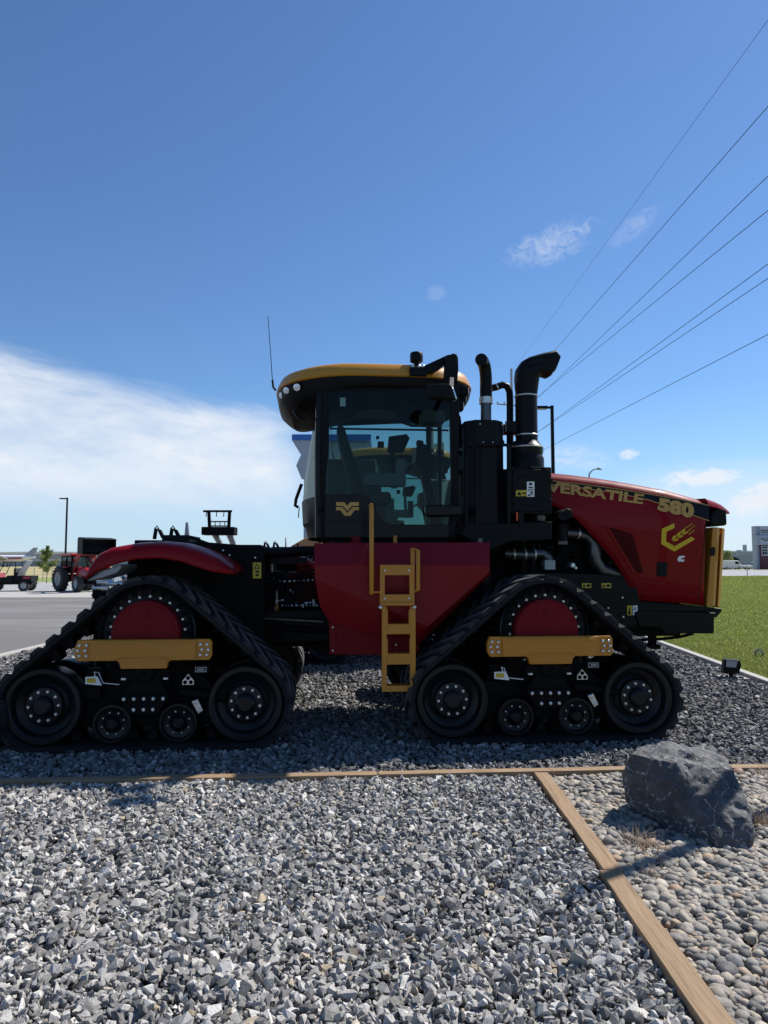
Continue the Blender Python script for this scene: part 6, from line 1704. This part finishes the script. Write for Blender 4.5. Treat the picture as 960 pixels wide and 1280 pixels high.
def road_sign():
    D = 93.0; c = W(934.5, 720, D); T = thing('road_sign', (c.x, D, 0), 'slim road sign seen edge on beyond the lawn', 'sign')
    mb = MB(); mb.tube([(0, 0, -.1), (-.25, 0, W(932, 683, D).z)], .055, 8); mb.build('pole', ['grey'], T)
    mb = MB(); z0 = W(932, 691, D).z; z1 = W(932, 681, D).z; mb.box(-.34, -.16, -.35, .35, z0, z1); mb.build('sign_plate', ['corrugated'], T)
road_sign()
shed('warehouse', 108, 190, 225, 35, 5.2, ('corrugated', 'white'), 'long pale grey warehouse across the road at right', (), ((-34, 5, 4, 'grey'), (-25, 5, 4, 'white')), .8, 2.5)
shed('low_shed', 96, 101.5, 205, 12, 2.6, ('white', 'frame'), 'low white shed with dark roof beside the nose of the tractor', (), ((0, 2.4, 2.0, 'grey'),), 1.6, 2.0)


def pickup(px, D, mat, label, rot):
    c = W(px, 705, D); T = thing('pickup_truck', (c.x, D, 0), label, 'truck', 'vehicles parked across the road', rot=R(rot))
    mb = MB(); mb.prism([(-2.7, .5), (2.6, .5), (2.7, .9), (2.5, 1.1), (1.0, 1.18), (-2.7, 1.15)], -.95, .95); mb.build('body', [mat], T, bevel=.08)
    mb = MB(); mb.prism([(-.9, 1.15), (1.1, 1.15), (.5, 1.75), (-.7, 1.78)], -.85, .85); k = mb.build('cabin', ['dark_glass'], T, bevel=.05)
    mb = MB(); mb.prism([(-.75, 1.74), (.5, 1.72), (.42, 1.82), (-.65, 1.84)], -.82, .82); mb.build('roof', [mat], T, bevel=.02)
    for x in (-1.7, 1.7):
        for s in (-1, 1):
            mb = MB(); wheel(mb, (x, s * .82, .38), .38, .26, (0, 1, 0)); mb.build('wheel', ['tyre', 'rim'], T)
pickup(942, 184, 'white', 'white pickup truck parked in front of the warehouse by the pylon', 180)
pickup(970, 182, 'blue', 'dark blue pickup truck behind the sign pylon foot', 180)


def van(px, D, label):
    c = W(px, 705, D); T = thing('cargo_van', (c.x, D, 0), label, 'van', 'vehicles parked across the road')
    mb = MB(); mb.prism([(-2.6, .4), (2.4, .4), (2.5, 1.1), (1.9, 1.5), (1.4, 2.3), (-2.5, 2.35)], -.95, .95); mb.build('body', ['white'], T, bevel=.1)
    mb = MB(); mb.prism([(.6, 1.45), (1.7, 1.45), (1.35, 2.1), (.6, 2.1)], -.97, .97); mb.build('side_window', ['stripe'], T)
    for x in (-1.6, 1.6):
        for s in (-1, 1):
            mb = MB(); wheel(mb, (x, s * .85, .36), .36, .24, (0, 1, 0)); mb.build('wheel', ['tyre', 'rim'], T)
van(914, 186, 'white cargo van parked just right of the tractor nose')


def street_tree(px, D, h, label, sd):
    c = W(px, 705, D); T = thing('street_tree', (c.x, D, 0), label, 'tree'); rg = random.Random(sd)
    mb = MB(); mb.tube([(0, 0, 0), (.1, 0, h * .5)], [.25, .15], 8)
    V = []; Fc = []
    for k in range(1400):
        a = rg.uniform(0, 6.28); rr = 2.4 * math.sqrt(rg.random()); z = h * .3 + (h * .7) * rg.random() ** .8; rr *= (1.1 - .6 * (z / h)); p = Vector((math.cos(a) * rr, math.sin(a) * rr, z)); s = rg.uniform(.12, .3)
        u = Vector((rg.gauss(0, 1), rg.gauss(0, 1), rg.gauss(0, 1))).normalized(); w = u.orthogonal().normalized(); k_ = len(V); V += [p - u * s, p + w * s * .5, p + u * s, p - w * s * .5]; Fc.append((k_, k_ + 1, k_ + 2, k_ + 3))
    mb.build('trunk', ['bark'], T); mb = MB(); mb.add(V, Fc); mb.build('crown', ['leaf'], T)
street_tree(908, 192, 5.0, 'dark bushy tree beside the white van across the road', 4)
street_tree(893, 196, 5.5, 'dark tree across the road mostly behind the tractor nose', 9)


def billboard():
    D = 215; c = W(924, 700, D); T = thing('billboard', (c.x, D, 0), 'small white billboard on a mast above the warehouse', 'sign')
    z0 = W(924, 694, D).z; z1 = W(924, 687.5, D).z
    mb = MB(); mb.tube([(0, 0, 0), (0, 0, z0)], .15, 8); mb.build('mast', ['grey'], T)
    mb = MB(); mb.box(-.7, .8, -.1, .1, z0, z1); mb.build('panel', ['signface'], T); mb = MB(); mb.box(-.5, .6, -.13, -.1, z0 + .5, z1 - .5); mb.build('picture', ['grey'], T)
billboard()
